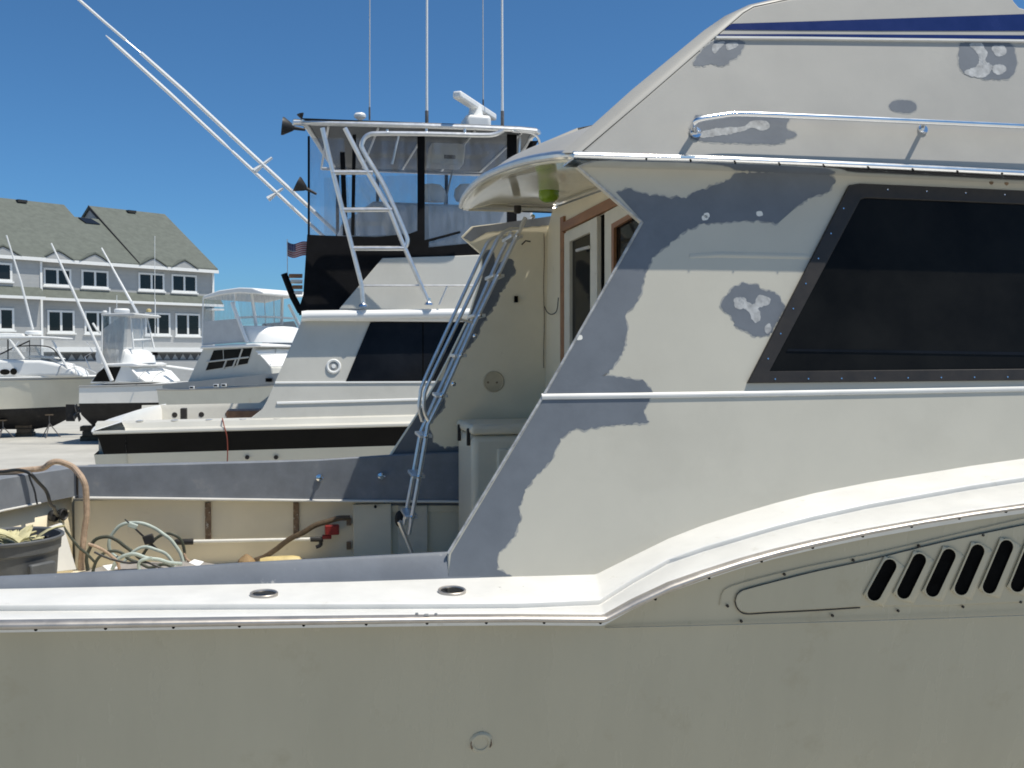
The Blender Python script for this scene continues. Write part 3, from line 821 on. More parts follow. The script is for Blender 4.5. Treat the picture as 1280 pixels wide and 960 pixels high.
# rolled aft edge, lit from above
inn = [(724, 192), (810, 119), (894, 46), (930, 15), (942, 8), (965, 3), (992, -3)]
outp = [(702, 191), (790, 112), (880, 38), (906, 20), (936, 6), (962, 0), (992, -6)]
MB().loft([[onP(a, off(T, 0.001)) for a in inn], [onP((a[0] * .6 + b_[0] * .4, a[1] * .6 + b_[1] * .4 - 0.6), off(T, 0.0)) for a, b_ in zip(inn, outp)], [onP(b_, off(T, -0.06)) for b_ in outp], [onP(b_, off(T, -0.06)) + V(0.25, 0.12, 0) for b_ in outp]]).build('rolled_edge', 'bridge_gelcoat', fb_, smooth=70)
# far bridge side and bridge floor
fs = [onP(p, T) for p in fly]
MB().prism([V(p.x + 0.45, 11.95 - p.y, p.z + 0.30) for p in fs], (0, 0.05, 0)).build('far_bridge_side', 'bridge_gelcoat', fb_)
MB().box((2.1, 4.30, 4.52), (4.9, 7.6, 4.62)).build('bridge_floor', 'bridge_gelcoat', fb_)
MB().prism([onP(p, off(T, 0.0025)) for p in [(915, 29.5), (1000, 27), (1120, 23), (1280, 17.5), (1500, 8), (1500, 38.5), (1280, 38.5), (1100, 38.5), (1000, 38), (905, 37)]], -T[1] * 0.001).build('blue_stripe', 'navy_stripe', fb_, smooth=0)
MB().prism([onP(p, off(T, 0.0025)) for p in [(899, 42.8), (1000, 42.5), (1280, 44), (1500, 45), (1500, 51), (1280, 49), (1000, 46.6), (896, 46)]], -T[1] * 0.001).build('blue_stripe', 'navy_stripe', fb_, smooth=0)
rows = []
for p in [(894, 47.8), (1000, 48.6), (1100, 50), (1280, 52), (1500, 54.5)]:
    q = onP(p, T); rows.append([q + V(0, 0.002, 0.01), q + V(0, -0.012, 0.007), q + V(0, -0.014, -0.003), q + V(0, 0.002, -0.008)])
MB().loft(rows, cap=True).build('bridge_moulding', 'white_gelcoat', fb_, smooth=50)
# lower chrome moulding
rows = []
for p in [(716, 194), (780, 196.2), (900, 199.5), (1000, 203.5), (1100, 208), (1200, 212.8), (1280, 217), (1500, 226), (1640, 232)]:
    q = onP(p, T)
    rows.append([q + V(0, 0.05, 0.016), q + V(0, -0.006, 0.017), q + V(0, -0.022, 0.009), q + V(0, -0.026, -0.003), q + V(0, -0.018, -0.014), q + V(0, 0.0, -0.02), q + V(0, 0.16, -0.022)])
cm = MB().loft(rows, cap=True).build('lower_moulding', 'chrome', fb_, smooth=50)
ms = MB()
for p in along((780, 198), (1280, 218.5), 9):
    ms.lathe(onP(p, off(T, 0.016)), [(0.005, 0), (0.004, 0.006), (0, 0.007)], 8, T[1])
tag(ms.build('moulding_screws', 'black', cm), None, kind='stuff')
# bridge patches
q = patch([(866, 82), (874, 68), (888, 52), (910, 50), (932, 52), (924, 66), (916, 74), (906, 82), (890, 80)], T, fb_, amp=2.2, seed=20)
for k, o_ in enumerate([[(893, 54), (906, 52), (902, 58), (894, 66), (890, 62)], [(908, 55), (920, 53), (922, 58), (910, 62)]]):
    patch(o_, T, q, 'filler', 1.0, 21 + k, proud=0.0020, name='filler_patch', step=2.5)
q = patch([(1198, 70), (1200, 56), (1212, 52), (1250, 52), (1266, 58), (1270, 72), (1269, 90), (1258, 98), (1232, 99), (1214, 96), (1202, 88)], T, fb_, amp=1.6, seed=24)
for k, o_ in enumerate([[(1212, 56), (1226, 54), (1234, 66), (1232, 76), (1242, 84), (1232, 96), (1216, 96), (1206, 90), (1220, 82), (1222, 68)], [(1240, 58), (1254, 56), (1258, 66), (1246, 70)], [(1240, 84), (1252, 80), (1258, 88), (1246, 94)]]):
    patch(o_, T, q, 'filler', 1.3, 25 + k, proud=0.0020, name='filler_patch', step=2.5)
patch([(1112, 133), (1118, 126), (1138, 126), (1146, 133), (1140, 140), (1120, 140)], T, fb_, amp=1.0, seed=29)
q = patch([(868, 146), (880, 144), (930, 145), (985, 146), (982, 160), (996, 168), (984, 174), (974, 180), (930, 179), (874, 176), (862, 168)], T, fb_, amp=1.5, seed=31)
patch([(874, 166), (900, 160), (930, 158), (940, 152), (958, 152), (962, 160), (950, 164), (940, 160), (920, 166), (880, 172)], T, q, 'filler', 1.2, 33, proud=0.0020, name='filler_patch', step=2.5)
# chrome grab rail on the bridge side
rp_ = [onP((869, 166), off(T, 0.004)), onP((867, 159), off(T, 0.045)), onP((869, 152.5), off(T, 0.075)), onP((876, 149), off(T, 0.085)), onP((900, 145), off(T, 0.085)), onP((925, 142.8), off(T, 0.085)), onP((1000, 145.5), off(T, 0.085)), onP((1150, 152), off(T, 0.085)), onP((1280, 158), off(T, 0.085)), onP((1450, 166), off(T, 0.085))]
gr_ = MB().tube(cr(rp_, 6), 0.0135, 12).build('grab_rail', 'chrome', fb_)
for (x, y0, y1) in ((1155, 152, 162), (1420, 165, 172)):
    a, c = onP((x, y0), off(T, 0.085)), onP((x - 2, y1), off(T, 0.0))
    MB().tube([a, c], 0.010, 10).build('rail_stanchion', 'chrome', gr_)
    MB().lathe(c, [(0.026, 0), (0.024, 0.008), (0, 0.012)], 16, T[1]).build('rail_base', 'chrome', gr_)
c = onP((869, 166), off(T, 0.002))
MB().lathe(c, [(0.028, 0), (0.026, 0.008), (0, 0.012)], 16, T[1]).build('rail_base', 'chrome', gr_)
# cabin roof, far side and front so that the house is closed
MB().box((2.1, 4.42, 4.44), (5.4, 7.75, 4.50)).build('cabin_roof', 'cabin_gelcoat', NB)
MB().prism([V(2.1, 8.05, 2.7), V(6.2, 8.05, 2.9), V(5.4, 7.75, 4.46), V(2.1, 7.75, 4.46)], (0, 0.04, 0)).build('far_cabin_side', 'cabin_gelcoat', NB)
e_ = onP((1640, 540), S)
MB().prism([V(e_.x, 4.2, 2.9), V(e_.x + 0.9, 6.08, 2.9), V(e_.x, 7.95, 2.9), V(e_.x - 0.2, 7.7, 4.44), V(e_.x + 0.4, 6.08, 4.44), V(e_.x - 0.2, 4.4, 4.44)], (0.05, 0, 0)).build('cabin_front', 'cabin_gelcoat', NB)
rows = []
for X in (3.2, 4.5, 6, 7.5, 9, 10.3, 11.4):
    w = HB * hb(X, True); z = sheer(X) + 0.03
    rows.append([V(X, YC - w, z), V(X, YC - w * .5, z + 0.06), V(X, YC, z + 0.08), V(X, YC + w * .5, z + 0.06), V(X, YC + w, z)])
MB().loft(rows).build('foredeck', 'white_gelcoat', NB)

# ---- bridge ladder: near rails at Y=7.0, far rails at Y=7.35
LN, LF = PY(7.0), PY(7.35)
lad = MB().tube([onP(p, LN) for p in [(511, 668), (523, 602), (535, 531), (552, 497), (592, 406), (648, 291), (657, 272)]], 0.0155, 10).build('ladder', 'aluminium', NB)
MB().tube([onP(p, LF) for p in [(505, 655), (515, 602), (526, 540), (545, 497), (588, 404), (626, 318), (640, 290)]], 0.0155, 10).build('ladder_rail', 'aluminium', lad)
MB().tube(cr([onP(p, LN) for p in [(537, 528), (531, 516), (530, 500), (537, 476), (580, 386), (617, 309), (626, 294), (636, 287), (650, 286)]], 5), 0.013, 10).build('hand_rail', 'aluminium', lad)
MB().tube(cr([onP(p, LF) for p in [(528, 527), (524, 512), (525, 497), (531, 474), (572, 384), (603, 317), (611, 302), (621, 296), (634, 297)]], 5), 0.013, 10).build('hand_rail', 'aluminium', lad)
def lerp_path(path, t):
    return path[0] + (path[1] - path[0]) * t
nr = [onP(p, LN) for p in [(511, 668), (535, 531), (657, 272)]]
fr = [onP(p, LF) for p in [(505, 655), (526, 540), (640, 290)]]
def at_z(path, z):
    for a, b_ in zip(path[:-1], path[1:]):
        if a.z <= z <= b_.z:
            return a + (b_ - a) * ((z - a.z) / (b_.z - a.z))
    return None
z = nr[0].z + 0.12
while z < nr[-1].z - 0.1:
    a, b_ = at_z(nr, z), at_z(fr, z)
    if a and b_:
        st = MB().obox((a + b_) / 2, V(0.045, 0, 0), (b_ - a) / 2, V(0, 0, 0.012)).build('tread', 'aluminium', lad, bevel=0.004)
        MB().lathe(a + V(0, -0.012, 0), [(0.016, 0), (0.014, 0.014), (0, 0.018)], 10, (0, -1, 0)).build('tread_bolt', 'chrome', st)
    z += 0.285
# hand-rail stand-off and foot brackets
a, b_ = onP((571, 398), LN), onP((592, 404), LN)
MB().tube([a, b_], 0.010, 8).build('stand_off', 'aluminium', lad)
for (p0, p1, pl) in (((499, 652), (515, 691), LN), ((506, 655), (499, 652), LF)):
    MB().tube([onP(p0, pl), onP(p1, pl)], 0.014, 8).build('foot_bracket', 'aluminium', lad)
for (x, y) in ((594, 420), (567, 480), (666, 271)):
    MB().lathe(onP((x, y), LN), [(0.016, -0.01), (0.018, 0.004), (0, 0.012)], 10, (0, -1, 0)).build('rail_bolt', 'chrome', lad)

# ================================================================== THINGS LYING IN THE COCKPIT
bc = V(-1.53, 5.97, FLZ)
bin_ = empty('trash_can', bc, 'round grey plastic trash can full of husks in the cockpit corner', 'trash can')
zr = 0.635
body = MB().lathe(bc, [(0.205, 0.0), (0.215, 0.01), (0.255, zr - 0.09), (0.258, zr - 0.08), (0.268, zr - 0.075), (0.272, zr - 0.02), (0.285, zr - 0.012), (0.287, zr - 0.002), (0.278, zr + 0.004), (0.266, zr - 0.004), (0.255, zr - 0.09), (0.22, 0.12)], 48).build('body', 'can_grey', bin_, smooth=40)
rib = MB()
for k in range(12):
    a = 2 * math.pi * k / 12 + 0.3
    u = V(math.cos(a), math.sin(a), 0)
    rib.obox(bc + u * 0.238 + V(0, 0, 0.27), u * 0.012 + V(0, 0, 0), V(-u.y, u.x, 0) * 0.012, V(0, 0, 0.27) + u * 0.021)
pass
u = V(0.75, -0.66, 0)
MB().obox(bc + u * 0.285 + V(0, 0, 0.46), u * 0.018, V(-u.y, u.x, 0) * 0.075, V(0, 0, 0.055)).build('handle', 'can_grey', bin_, bevel=0.01)
MB().lathe(bc, [(0.25, zr - 0.14), (0.18, zr - 0.10), (0.08, zr - 0.075), (0, zr - 0.07)], 20).build('rubbish', 'tarp_grey', bin_)
hk = tag(MB().build('corn_husks', 'husk'), 'pale dry husk leaves poking out of the trash can', 'husks') if False else None
hb3 = MB()
for k in range(22):
    a = random.uniform(0, 6.28); L = random.uniform(0.10, 0.21); w = random.uniform(0.018, 0.032)
    base = bc + V(0.06 + random.uniform(-0.05, 0.05), -0.02 + random.uniform(-0.07, 0.07), zr - 0.08)
    d = V(math.cos(a), math.sin(a), 0); pr = V(-d.y, d.x, 0)
    rws = []
    for i in range(6):
        t = i / 5
        c_ = base + d * L * t * (0.55 + 0.45 * t) + V(0, 0, L * (1.15 * t - 0.55 * t * t))
        ww = w * math.sin(math.pi * min(0.97, 0.15 + 0.8 * t))
        rws.append([c_ - pr * ww + V(0, 0, 0.008), c_ - V(0, 0, 0.002), c_ + pr * ww + V(0, 0, 0.008)])
    hb3.loft(rws)
tag(hb3.build('husk_leaves', 'husk', solid=0.002), 'pale dry husk leaves poking out of the trash can', 'husks')
bb = MB()
rws = []
for i in range(6):
    t = i / 5
    r = 0.085 * math.sin(math.pi * (0.12 + 0.8 * t))
    rws.append([bc + V(-0.02, -0.13, zr - 0.11 + 0.085 * t) + V(math.cos(k * .52) * r * (1.2 + .25 * noise.noise(V(k, i, 3))), math.sin(k * .52) * r * (1 + .3 * noise.noise(V(k, i, 8))), 0) for k in range(12)])
tag(bb.loft(rws, closed=True, cap=True).build('snack_bag', 'blue_bag'), 'crumpled blue bag lying inside the trash can rim', 'bag')

def hose(name, px, pl_or_list, r, m, label, cat='hose', n=8, seg=10):
    pts = []
    for i, p in enumerate(px):
        pl = pl_or_list[i] if isinstance(pl_or_list, list) else PY(pl_or_list)
        pts.append(onP(p, pl))
    path = cr(pts, n)
    path = [p + V(noise.noise(p * 9 + V(3, 1, 7)), noise.noise(p * 9 + V(8, 2, 1)), noise.noise(p * 9)) * 0.012 * min(1, i / 4) for i, p in enumerate(path)]
    return tag(MB().tube(path, r, seg).build(name, m), label, cat)
hose('water_hose', [(-40, 592), (10, 590), (50, 585), (62, 579), (77, 577), (92, 584), (103, 600), (108, 620), (107, 650), (104, 680), (101, 712)], [PY(7.5)] * 3 + [PY(7.45)] * 3 + [PY(7.38)] * 5, 0.021, 'hose_tan', 'thick tan hose arching over the transom corner into the cockpit')
hose('power_cable', [(-40, 590), (0, 589), (28, 590), (42, 596), (56, 612), (66, 632), (72, 645)], [PY(6.9)] * 4 + [PY(7.0), PY(7.1), off(PT, -0.02)], 0.011, 'cable_black', 'black cable draped over the transom into the hawse hole', 'cable')
hose('tag_line', [(36, 593), (40, 605), (48, 631)], 7.0, 0.006, 'cable_black', 'thin black line hanging down the inside of the transom', 'line', n=4, seg=6)
hose('vent_tube', [(74, 650), (84, 665), (96, 682), (110, 694), (118, 702)], 7.35, 0.009, 'hose_green', 'thin dark tube running from the hawse hole down to the hoses', 'tube')
hose('garden_hose', [(110, 716), (110, 694), (118, 675), (132, 671), (144, 675), (158, 684), (172, 696), (190, 712)], 7.50, 0.0125, 'hose_green', 'dark green garden hose in a low loop beside the tan hose')
hose('garden_hose', [(150, 700), (139, 690), (138, 672), (147, 660), (160, 654), (176, 653), (192, 660), (206, 670), (218, 682), (227, 696), (229, 716)], 7.62, 0.0125, 'hose_pale', 'tallest pale green hose loop standing against the bulwark liner')
hose('garden_hose', [(178, 712), (176, 700), (182, 688), (190, 678), (200, 670), (212, 667), (224, 673), (231, 684), (231, 704)], 7.74, 0.0115, 'hose_green', 'dark hose loop ending near the black end of the pole')
hose('garden_hose', [(140, 712), (148, 699), (158, 694), (172, 694), (186, 698), (205, 701), (228, 705)], 7.22, 0.013, 'hose_pale', 'pale green hose lying low across the front of the coil')
hose('garden_hose', [(110, 680), (122, 684), (136, 692), (146, 700), (150, 712)], 7.15, 0.010, 'hose_tan', 'short tan hose end crossing the coil')
hose('drain_hose', [(300, 712), (318, 702), (336, 693), (352, 682), (369, 671), (388, 660), (408, 652), (424, 648), (438, 648)], 7.86, 0.021, 'hose_brown', 'brown drain hose rising along the liner to the locker door')
hose('garden_hose', [(175, 716), (172, 706), (178, 700), (190, 697)], 7.1, 0.012, 'hose_pale', 'short pale hose tail curling at the foot of the coil')
hose('garden_hose', [(116, 716), (121, 700), (134, 690), (150, 691), (168, 702), (186, 708), (206, 706), (222, 712)], 7.32, 0.011, 'hose_green', 'dark green hose snaking low through the middle of the coil')
hose('garden_hose', [(136, 714), (152, 706), (166, 690), (180, 684), (200, 688), (214, 700), (222, 716)], 7.46, 0.0115, 'hose_pale', 'lower pale green hose arc inside the tall loop')
hose('air_line', [(230, 692), (236, 700), (252, 706), (276, 709), (300, 708)], 7.55, 0.008, 'hose_tan', 'thin tan air line trailing right from the coil', 'line')
hose('power_cable', [(118, 690), (134, 697), (160, 704), (184, 703), (206, 711)], 7.1, 0.0075, 'cable_black', 'black power cable lying across the hose coil', 'cable')
# nozzle sticks
sp = empty('hose_nozzle', onP((190, 700), PY(7.6)), 'dark hose spray nozzle sticking up through the coil', 'nozzle')
MB().tube([onP((156, 649), PY(7.58)), onP((166, 658), PY(7.58)), onP((183, 674), PY(7.60)), onP((197, 688), PY(7.62))], 0.008, 8, rs=[0.004, 0.006, 0.008, 0.012]).build('wand', 'black_rubber', sp)
MB().obox(onP((186, 674), PY(7.58)), (0.035, 0, 0.01), (0, 0.02, 0), (-0.01, 0, 0.03)).build('trigger_body', 'black_rubber', sp, bevel=0.008)
MB().obox(onP((166, 657), PY(7.56)), (0.03, 0, -0.012), (0, 0.014, 0), (0.008, 0, 0.016)).build('tip', 'hose_pale', sp, bevel=0.006)
# pole clipped against the liner
pole = empty('boat_pole', onP((310, 677), PY(7.98)), 'white deck pole with black grips lying along the far bulwark', 'pole')
MB().tube([onP((238, 677), PY(7.98)), onP((392, 674), PY(7.98))], 0.0145, 12).build('shaft', 'pole_white', pole)
MB().tube([onP((218, 677.5), PY(7.98)), onP((222, 677.4), PY(7.98)), onP((241, 677), PY(7.98)), onP((242, 677), PY(7.98))], 0.02, 12, rs=[0.018, 0.024, 0.024, 0.018]).build('grip', 'black_rubber', pole)
hk_ = MB().tube([onP((388, 674), PY(7.97)), onP((404, 674), PY(7.97))], 0.02, 10)
hk_.tube(cr([onP((400, 674), PY(7.97)), onP((401, 681), PY(7.97)), onP((395, 684), PY(7.97))], 4), 0.014, 8)
hk_.build('hook', 'black_rubber', pole)
c = onP((415, 662), PY(7.97))
rb = empty('cable_reel', c + V(0, 0, -0.06), 'small dark red box hanging beside the locker door', 'box')
MB().obox(c, (0.055, 0, 0), (0, 0.035, 0), (0, 0, 0.038)).build('case', 'red_plastic', rb, bevel=0.008)
MB().obox(c + V(-0.04, 0, -0.055), (0.035, 0, 0), (0, 0.022, 0), (0, 0, 0.016)).build('plug', 'red_plastic', rb, bevel=0.005)
# cream fender
c = onP((349, 704), PY(7.55)); a = onP((322, 705), PY(7.55)); b_ = onP((378, 702), PY(7.55))
fe = empty('fender', V(c.x, c.y, FLZ), 'flattened cream yellow fender lying below the brown hose', 'fender')
rs_ = [0.01, 0.04, 0.05, 0.052, 0.05, 0.04, 0.012]
MB().tube([a + (b_ - a) * t for t in (0, .06, .2, .5, .8, .94, 1)], 0.05, 16, rs=rs_).build('bladder', 'fender_yellow', fe)
MB().lathe(b_, [(0.014, -0.02), (0.016, 0.02), (0.008, 0.035), (0, 0.036)], 10, (b_ - a)).build('eye', 'fender_yellow', fe)
# crumpled wrapper with twigs
c = onP((308, 703), PY(7.45))
wr = MB()
rws = []
for i in range(7):
    t = i / 6; r = 0.065 * math.sin(math.pi * (0.1 + 0.85 * t))
    rws.append([c + V(0, 0, -0.06 + 0.12 * t) + V(math.cos(k * .628) * r * (1 + .7 * noise.noise(V(k, i, 1))), math.sin(k * .628) * r * (1 + .6 * noise.noise(V(k, i, 5))), 0.02 * noise.noise(V(k, i, 9))) for k in range(10)])
tag(wr.loft(rws, closed=True, cap=True).build('paper_wrapper', 'cardboard', smooth=20), 'crumpled brown paper wrapper next to the yellow fender', 'wrapper')
def card(px, Y, label, m='paper'):
    pts = [onP(p, PZ(0) if False else (onP(px[0], PY(Y)), V(0.05, -0.55, 0.83).normalized())) for p in px]
    e = empty('parts_tag', sum(pts, V(0, 0, 0)) / 4, label, 'tag')
    nn = V(0.05, -0.55, 0.83).normalized()
    MB().prism(pts, -nn * 0.004).build('card', m, e, smooth=0)
    mid = sum(pts, V(0, 0, 0)) / 4
card([(128, 707), (141, 705), (148, 710), (135, 713)], 7.3, 'white card lying at the left foot of the hose coil')
card([(236, 703), (243, 699), (255, 702), (248, 708)], 7.35, 'white card lying right of the hose coil')
card([(280, 707), (286, 704), (291, 706), (287, 710)], 7.4, 'small white scrap between the hose coil and the yellow fender')
# grey tarp heap under the hoses
c = V(onP((180, 700), PY(7.5)).x, 7.5, FLZ)
rws = []
for i in range(9):
    t = i / 8
    r = 1.0 - t
    rws.append([c + V(math.cos(k * .3307) * 0.75 * r, math.sin(k * .3307) * 0.42 * r, (0.14 * (1 - r ** 2.2)) * (1 + 0.35 * noise.noise(V(math.cos(k * .33) * 2 * r, math.sin(k * .33) * 2 * r, 2.0)))) for k in range(19)])
tag(MB().loft(rws, closed=True, cap=True).build('tarp', 'tarp_grey', smooth=60), 'rumpled grey tarp under the coiled hoses', 'tarp')
# white board leaning on the transom liner behind the can
bd = [onP(p, (V(-1.50, 7.1, 2.2), V(0.62, -0.76, 0.18).normalized())) for p in [(50, 664), (78, 654), (84, 672), (96, 712), (60, 716)]]
tag(MB().prism(bd, V(-0.02, 0.024, 0)).build('hatch_board', 'white_gelcoat', bevel=0.004), 'white hatch board leaning in the stern corner behind the trash can', 'board')

# ================================================================== GREY AND BLACK BOAT BEHIND
B2 = empty('sport_fishing_boat', (3.5, 16.4, 0.0), 'grey sport fishing boat with black hull band and black canvas bridge enclosure', 'boat')
Y2 = 14.0
G2 = PY(Y2)
S2 = PY(14.28, 0.16, 2.6)
CY2 = 16.4
HW2 = CY2 - Y2
sh2 = lambda x: 540.5 + (x - 114) * (530.5 - 540.5) / (510 - 114)
xs2 = [114, 200, 283, 360, 440, 512, 600, 700, 800]
top2 = [onP((x, sh2(x)), G2) for x in xs2]
def shz2(X):
    return top2[0].z + (top2[-1].z - top2[0].z) * (X - top2[0].x) / (top2[-1].x - top2[0].x)
def hull2_rows(z_of, f_of, Xs):
    rows = []
    for X in Xs:
        t = max(0, (X - 4) / 6.2)
        w = max(0.01, 1 - min(1, t) ** 2)
        rows.append([(X, w)])
    return rows
Xs2 = [top2[0].x + 0.02] + [-1.5, -0.5, 0.5, 2, 3.5, 5, 6.5, 8, 9.2, 10.1]
def band(z_list, inset, name, m, parent, smooth=50, close=False):
    """both sides and the transom of one hull strake; z_list(X)->heights top to bottom"""
    side = {}
    rowsN, rowsF = [], []
    for X in Xs2:
        w = max(0.01, 1 - min(1, max(0, (X - 4) / 6.2)) ** 2)
        zs = z_list(X)
        rowsN.append([V(X + (0.06 * k if X < -2 else 0), CY2 - HW2 * w + inset[k] * w, zs[k]) for k in range(len(zs))])
        rowsF.append([V(p.x, 2 * CY2 - p.y, p.z) for p in rowsN[-1]])
    b_ = MB()
    b_.loft(rowsN); b_.loft(rowsF)
    b_.loft([rowsN[0], [V(p.x - 0.18, CY2, p.z) for p in rowsN[0]], rowsF[0]])
    return b_.build(name, m, parent, smooth=smooth)
zb = lambda X: shz2(X)
h2 = band(lambda X: [zb(X) - 0.012, zb(X) - 0.06, zb(X) - 0.30], [0.0, 0.012, 0.06], 'hull_band', 'hull_black', B2)
band(lambda X: [zb(X) - 0.30, zb(X) - 0.9, 1.1], [0.058, 0.20, 0.36], 'hull', 'boat_cream', B2)
band(lambda X: [1.1, 0.75, 0.35], [0.36, 0.9, 2.37], 'hull_bottom', 'antifoul', B2)
# rail and side deck
rows = []
for X in Xs2:
    w = max(0.01, 1 - min(1, max(0, (X - 4) / 6.2)) ** 2)
    z = zb(X)
    rows.append([V(X, CY2 - HW2 * w, z - 0.03), V(X, CY2 - HW2 * w - 0.02, z - 0.015), V(X, CY2 - HW2 * w - 0.015, z + 0.012), V(X, CY2 - HW2 * w + 0.03, z + 0.018), V(X, CY2 - HW2 * w + 0.16 * w, z + 0.03), V(X, CY2 - HW2 * w + 0.2 * w, z + 0.10), V(X, CY2 - HW2 * w + 0.34 * w, z + 0.125), V(X, CY2 - HW2 * w + 0.38 * w, z + 0.05), V(X, CY2 - HW2 * w + 0.40 * w, z - 0.45)])
MB().loft(rows).build('side_deck', 'boat_grey', B2, smooth=50)
MB().loft([[V(p.x, 2 * CY2 - p.y, p.z) for p in r] for r in rows]).build('far_side_deck', 'boat_grey', B2, smooth=50)
X0 = Xs2[0]
tz = zb(X0)
MB().loft([[V(X0 - 0.22 * (1 - ((y - CY2) / HW2) ** 2) + dx, y, tz + dz) for (dx, dz) in ((0.0, -0.03), (-0.02, 0.0), (0.02, 0.02), (0.36, 0.13), (0.40, 0.05), (0.42, -0.45))] for y in [Y2 + HW2 * 2 * i / 12 for i in range(13)]]).build('transom_deck', 'boat_white', B2, smooth=50)
MB().box((X0 + 0.2, Y2 + 0.3, tz - 0.5), (2.0, 2 * CY2 - Y2 - 0.3, tz - 0.45)).build('cockpit_floor', 'boat_white', B2)
for k in range(5):
    x = X0 + 0.55 + 0.45 * k
    MB().lathe((x, Y2 + 0.26, tz + 0.12), [(0.045, 0), (0.05, 0.012), (0.035, 0.014), (0.03, 0.0)], 14).build('rod_holder', 'chrome', B2)
    MB().lathe((x, 2 * CY2 - Y2 - 0.38, tz - 0.05), [(0.05, 0), (0.045, 0.01), (0, 0.01)], 12, (0, -1, 0)).build('rod_holder', 'dark_bronze', B2)
MB().lathe(onP((134, 531), PZ(tz + 0.06)), [(0.09, 0), (0.095, 0.012), (0.06, 0.016), (0, 0.012)], 18).build('deck_plate', 'dark_bronze', B2)
MB().obox(V(onP((305, 513), PY(17.6)).x, 17.7, tz - 0.15), (0.28, 0, 0), (0, 0.3, 0), (0, 0, 0.22)).build('fish_box', 'teak', B2, bevel=0.02)
MB().obox(V(onP((229, 515), PY(17.9)).x, 18.0, tz - 0.05), (0.05, 0, 0), (0, 0.1, 0), (0, 0, 0.14)).build('fighting_bracket', 'dark_bronze', B2, bevel=0.01)
# exhaust fittings under the band
for x in (309, 345):
    MB().lathe(onP((x, 571.5), PY(Y2 + 0.07)), [(0.03, 0), (0.03, 0.02), (0.02, 0.02), (0, 0.01)], 12, (0, -1, 0)).build('drain_fitting', 'dark_bronze', h2)
# cabin
cab2_px = [(300, 524), (314, 522), (328, 511), (334, 500), (378, 399), (560, 396), (900, 390), (900, 520), (512, 528)]
c2 = MB()
cp = [onP(p, S2) for p in cab2_px]
c2.prism(cp, -S2[1] * 0.06)
cab2 = c2.build('cabin_side', 'boat_grey', B2, bevel=0.01)
MB().prism([V(p.x, 2 * CY2 - p.y, p.z) for p in cp], (0, 0.05, 0)).build('far_cabin_side', 'boat_grey', B2)
MB().prism([V(cp[4].x + 0.5, 14.7, 2.1), V(cp[4].x + 0.5, 18.1, 2.1), V(cp[4].x + 0.5, 17.9, cp[4].z), V(cp[4].x + 0.5, 14.9, cp[4].z)], (0.05, 0, 0)).build('aft_bulkhead', 'boat_cream', B2)
def strip2(px, r, name, m, par, pl):
    rows = []
    for p in px:
        q = onP(p, pl); rows.append([q + V(0, 0.01, r), q + V(0, -r * 0.8, r * 0.7), q + V(0, -r, -r * 0.3), q + V(0, 0.01, -r)])
    return MB().loft(rows, cap=True).build(name, m, par, smooth=60)
strip2([(344, 478.5), (430, 478), (560, 477.5), (800, 474)], 0.018, 'ledge_moulding', 'boat_white', cab2, S2)
strip2([(346, 504), (430, 502), (520, 499.5), (800, 492)], 0.022, 'ledge_moulding', 'boat_white', cab2, S2)
wp = MB().panel([(432, 477), (463, 402.5), (560, 400), (800, 397), (800, 473), (560, 477)], S2, 0.006, 0.012).build('side_window', 'tint_panel', cab2, smooth=0)
MB().prism([onP(p, off(S2, 0.014)) for p in [(528, 401), (529.5, 401), (529.5, 477), (528, 477)]], (0, 0.004, 0)).build('window_joint', 'black', wp, smooth=0)
c = onP((417, 458), S2)
pr_ = MB().lathe(c, [(0.105, 0), (0.105, 0.015), (0.09, 0.028), (0.07, 0.022), (0.066, 0.008)], 28, S2[1]).build('porthole', 'boat_white', cab2)
MB().lathe(c, [(0.068, 0.006), (0.066, 0.010), (0, 0.012)], 20, S2[1]).build('porthole_glass', 'sheer_grey', pr_)
MB().lathe(c, [(0.03, 0.01), (0.03, 0.02), (0, 0.022)], 16, S2[1]).build('porthole_knob', 'boat_white', pr_)
# bridge deck with a rolled white edge
BD = PY(14.36)
edge = [onP(p, BD) for p in [(377, 395.5), (384, 394.5), (470, 393.5), (560, 392), (700, 390)]]
bd2 = MB()
e0 = edge[0]
rows = []
for p in edge:
    rows.append([p + V(0, 0.05, 0.075), p + V(0, 0.0, 0.06), p + V(0, -0.04, 0.02), p + V(0, -0.04, -0.03), p + V(0, 0.0, -0.065), p + V(0, 0.06, -0.072)])
bd2.loft(rows, cap=True)
bd = bd2.build('bridge_deck_edge', 'boat_white', B2, smooth=70)
MB().box((e0.x + 0.02, 14.4, e0.z - 0.06), (5.2, 18.6, e0.z + 0.065)).build('bridge_deck', 'boat_white', B2, bevel=0.03)
# bridge coaming
BC = PY(14.55, 0.15, e0.z)
bcp = [(424, 386), (478, 322.5), (560, 320), (700, 314), (700, 388), (560, 388)]
bco = MB().panel(bcp, BC, 0.05).build('bridge_coaming', 'boat_grey', B2, bevel=0.01)
MB().prism([V(p.x, 2 * CY2 - p.y, p.z) for p in [onP(q, BC) for q in bcp]], (0, 0.05, 0)).build('far_bridge_coaming', 'boat_grey', bco)
MB().panel([(470, 342), (478, 322.8), (600, 318.6), (600, 330), (520, 336)], BC, 0.002, 0.003).build('paint_panel', 'boat_white', bco, smooth=0) if False else None
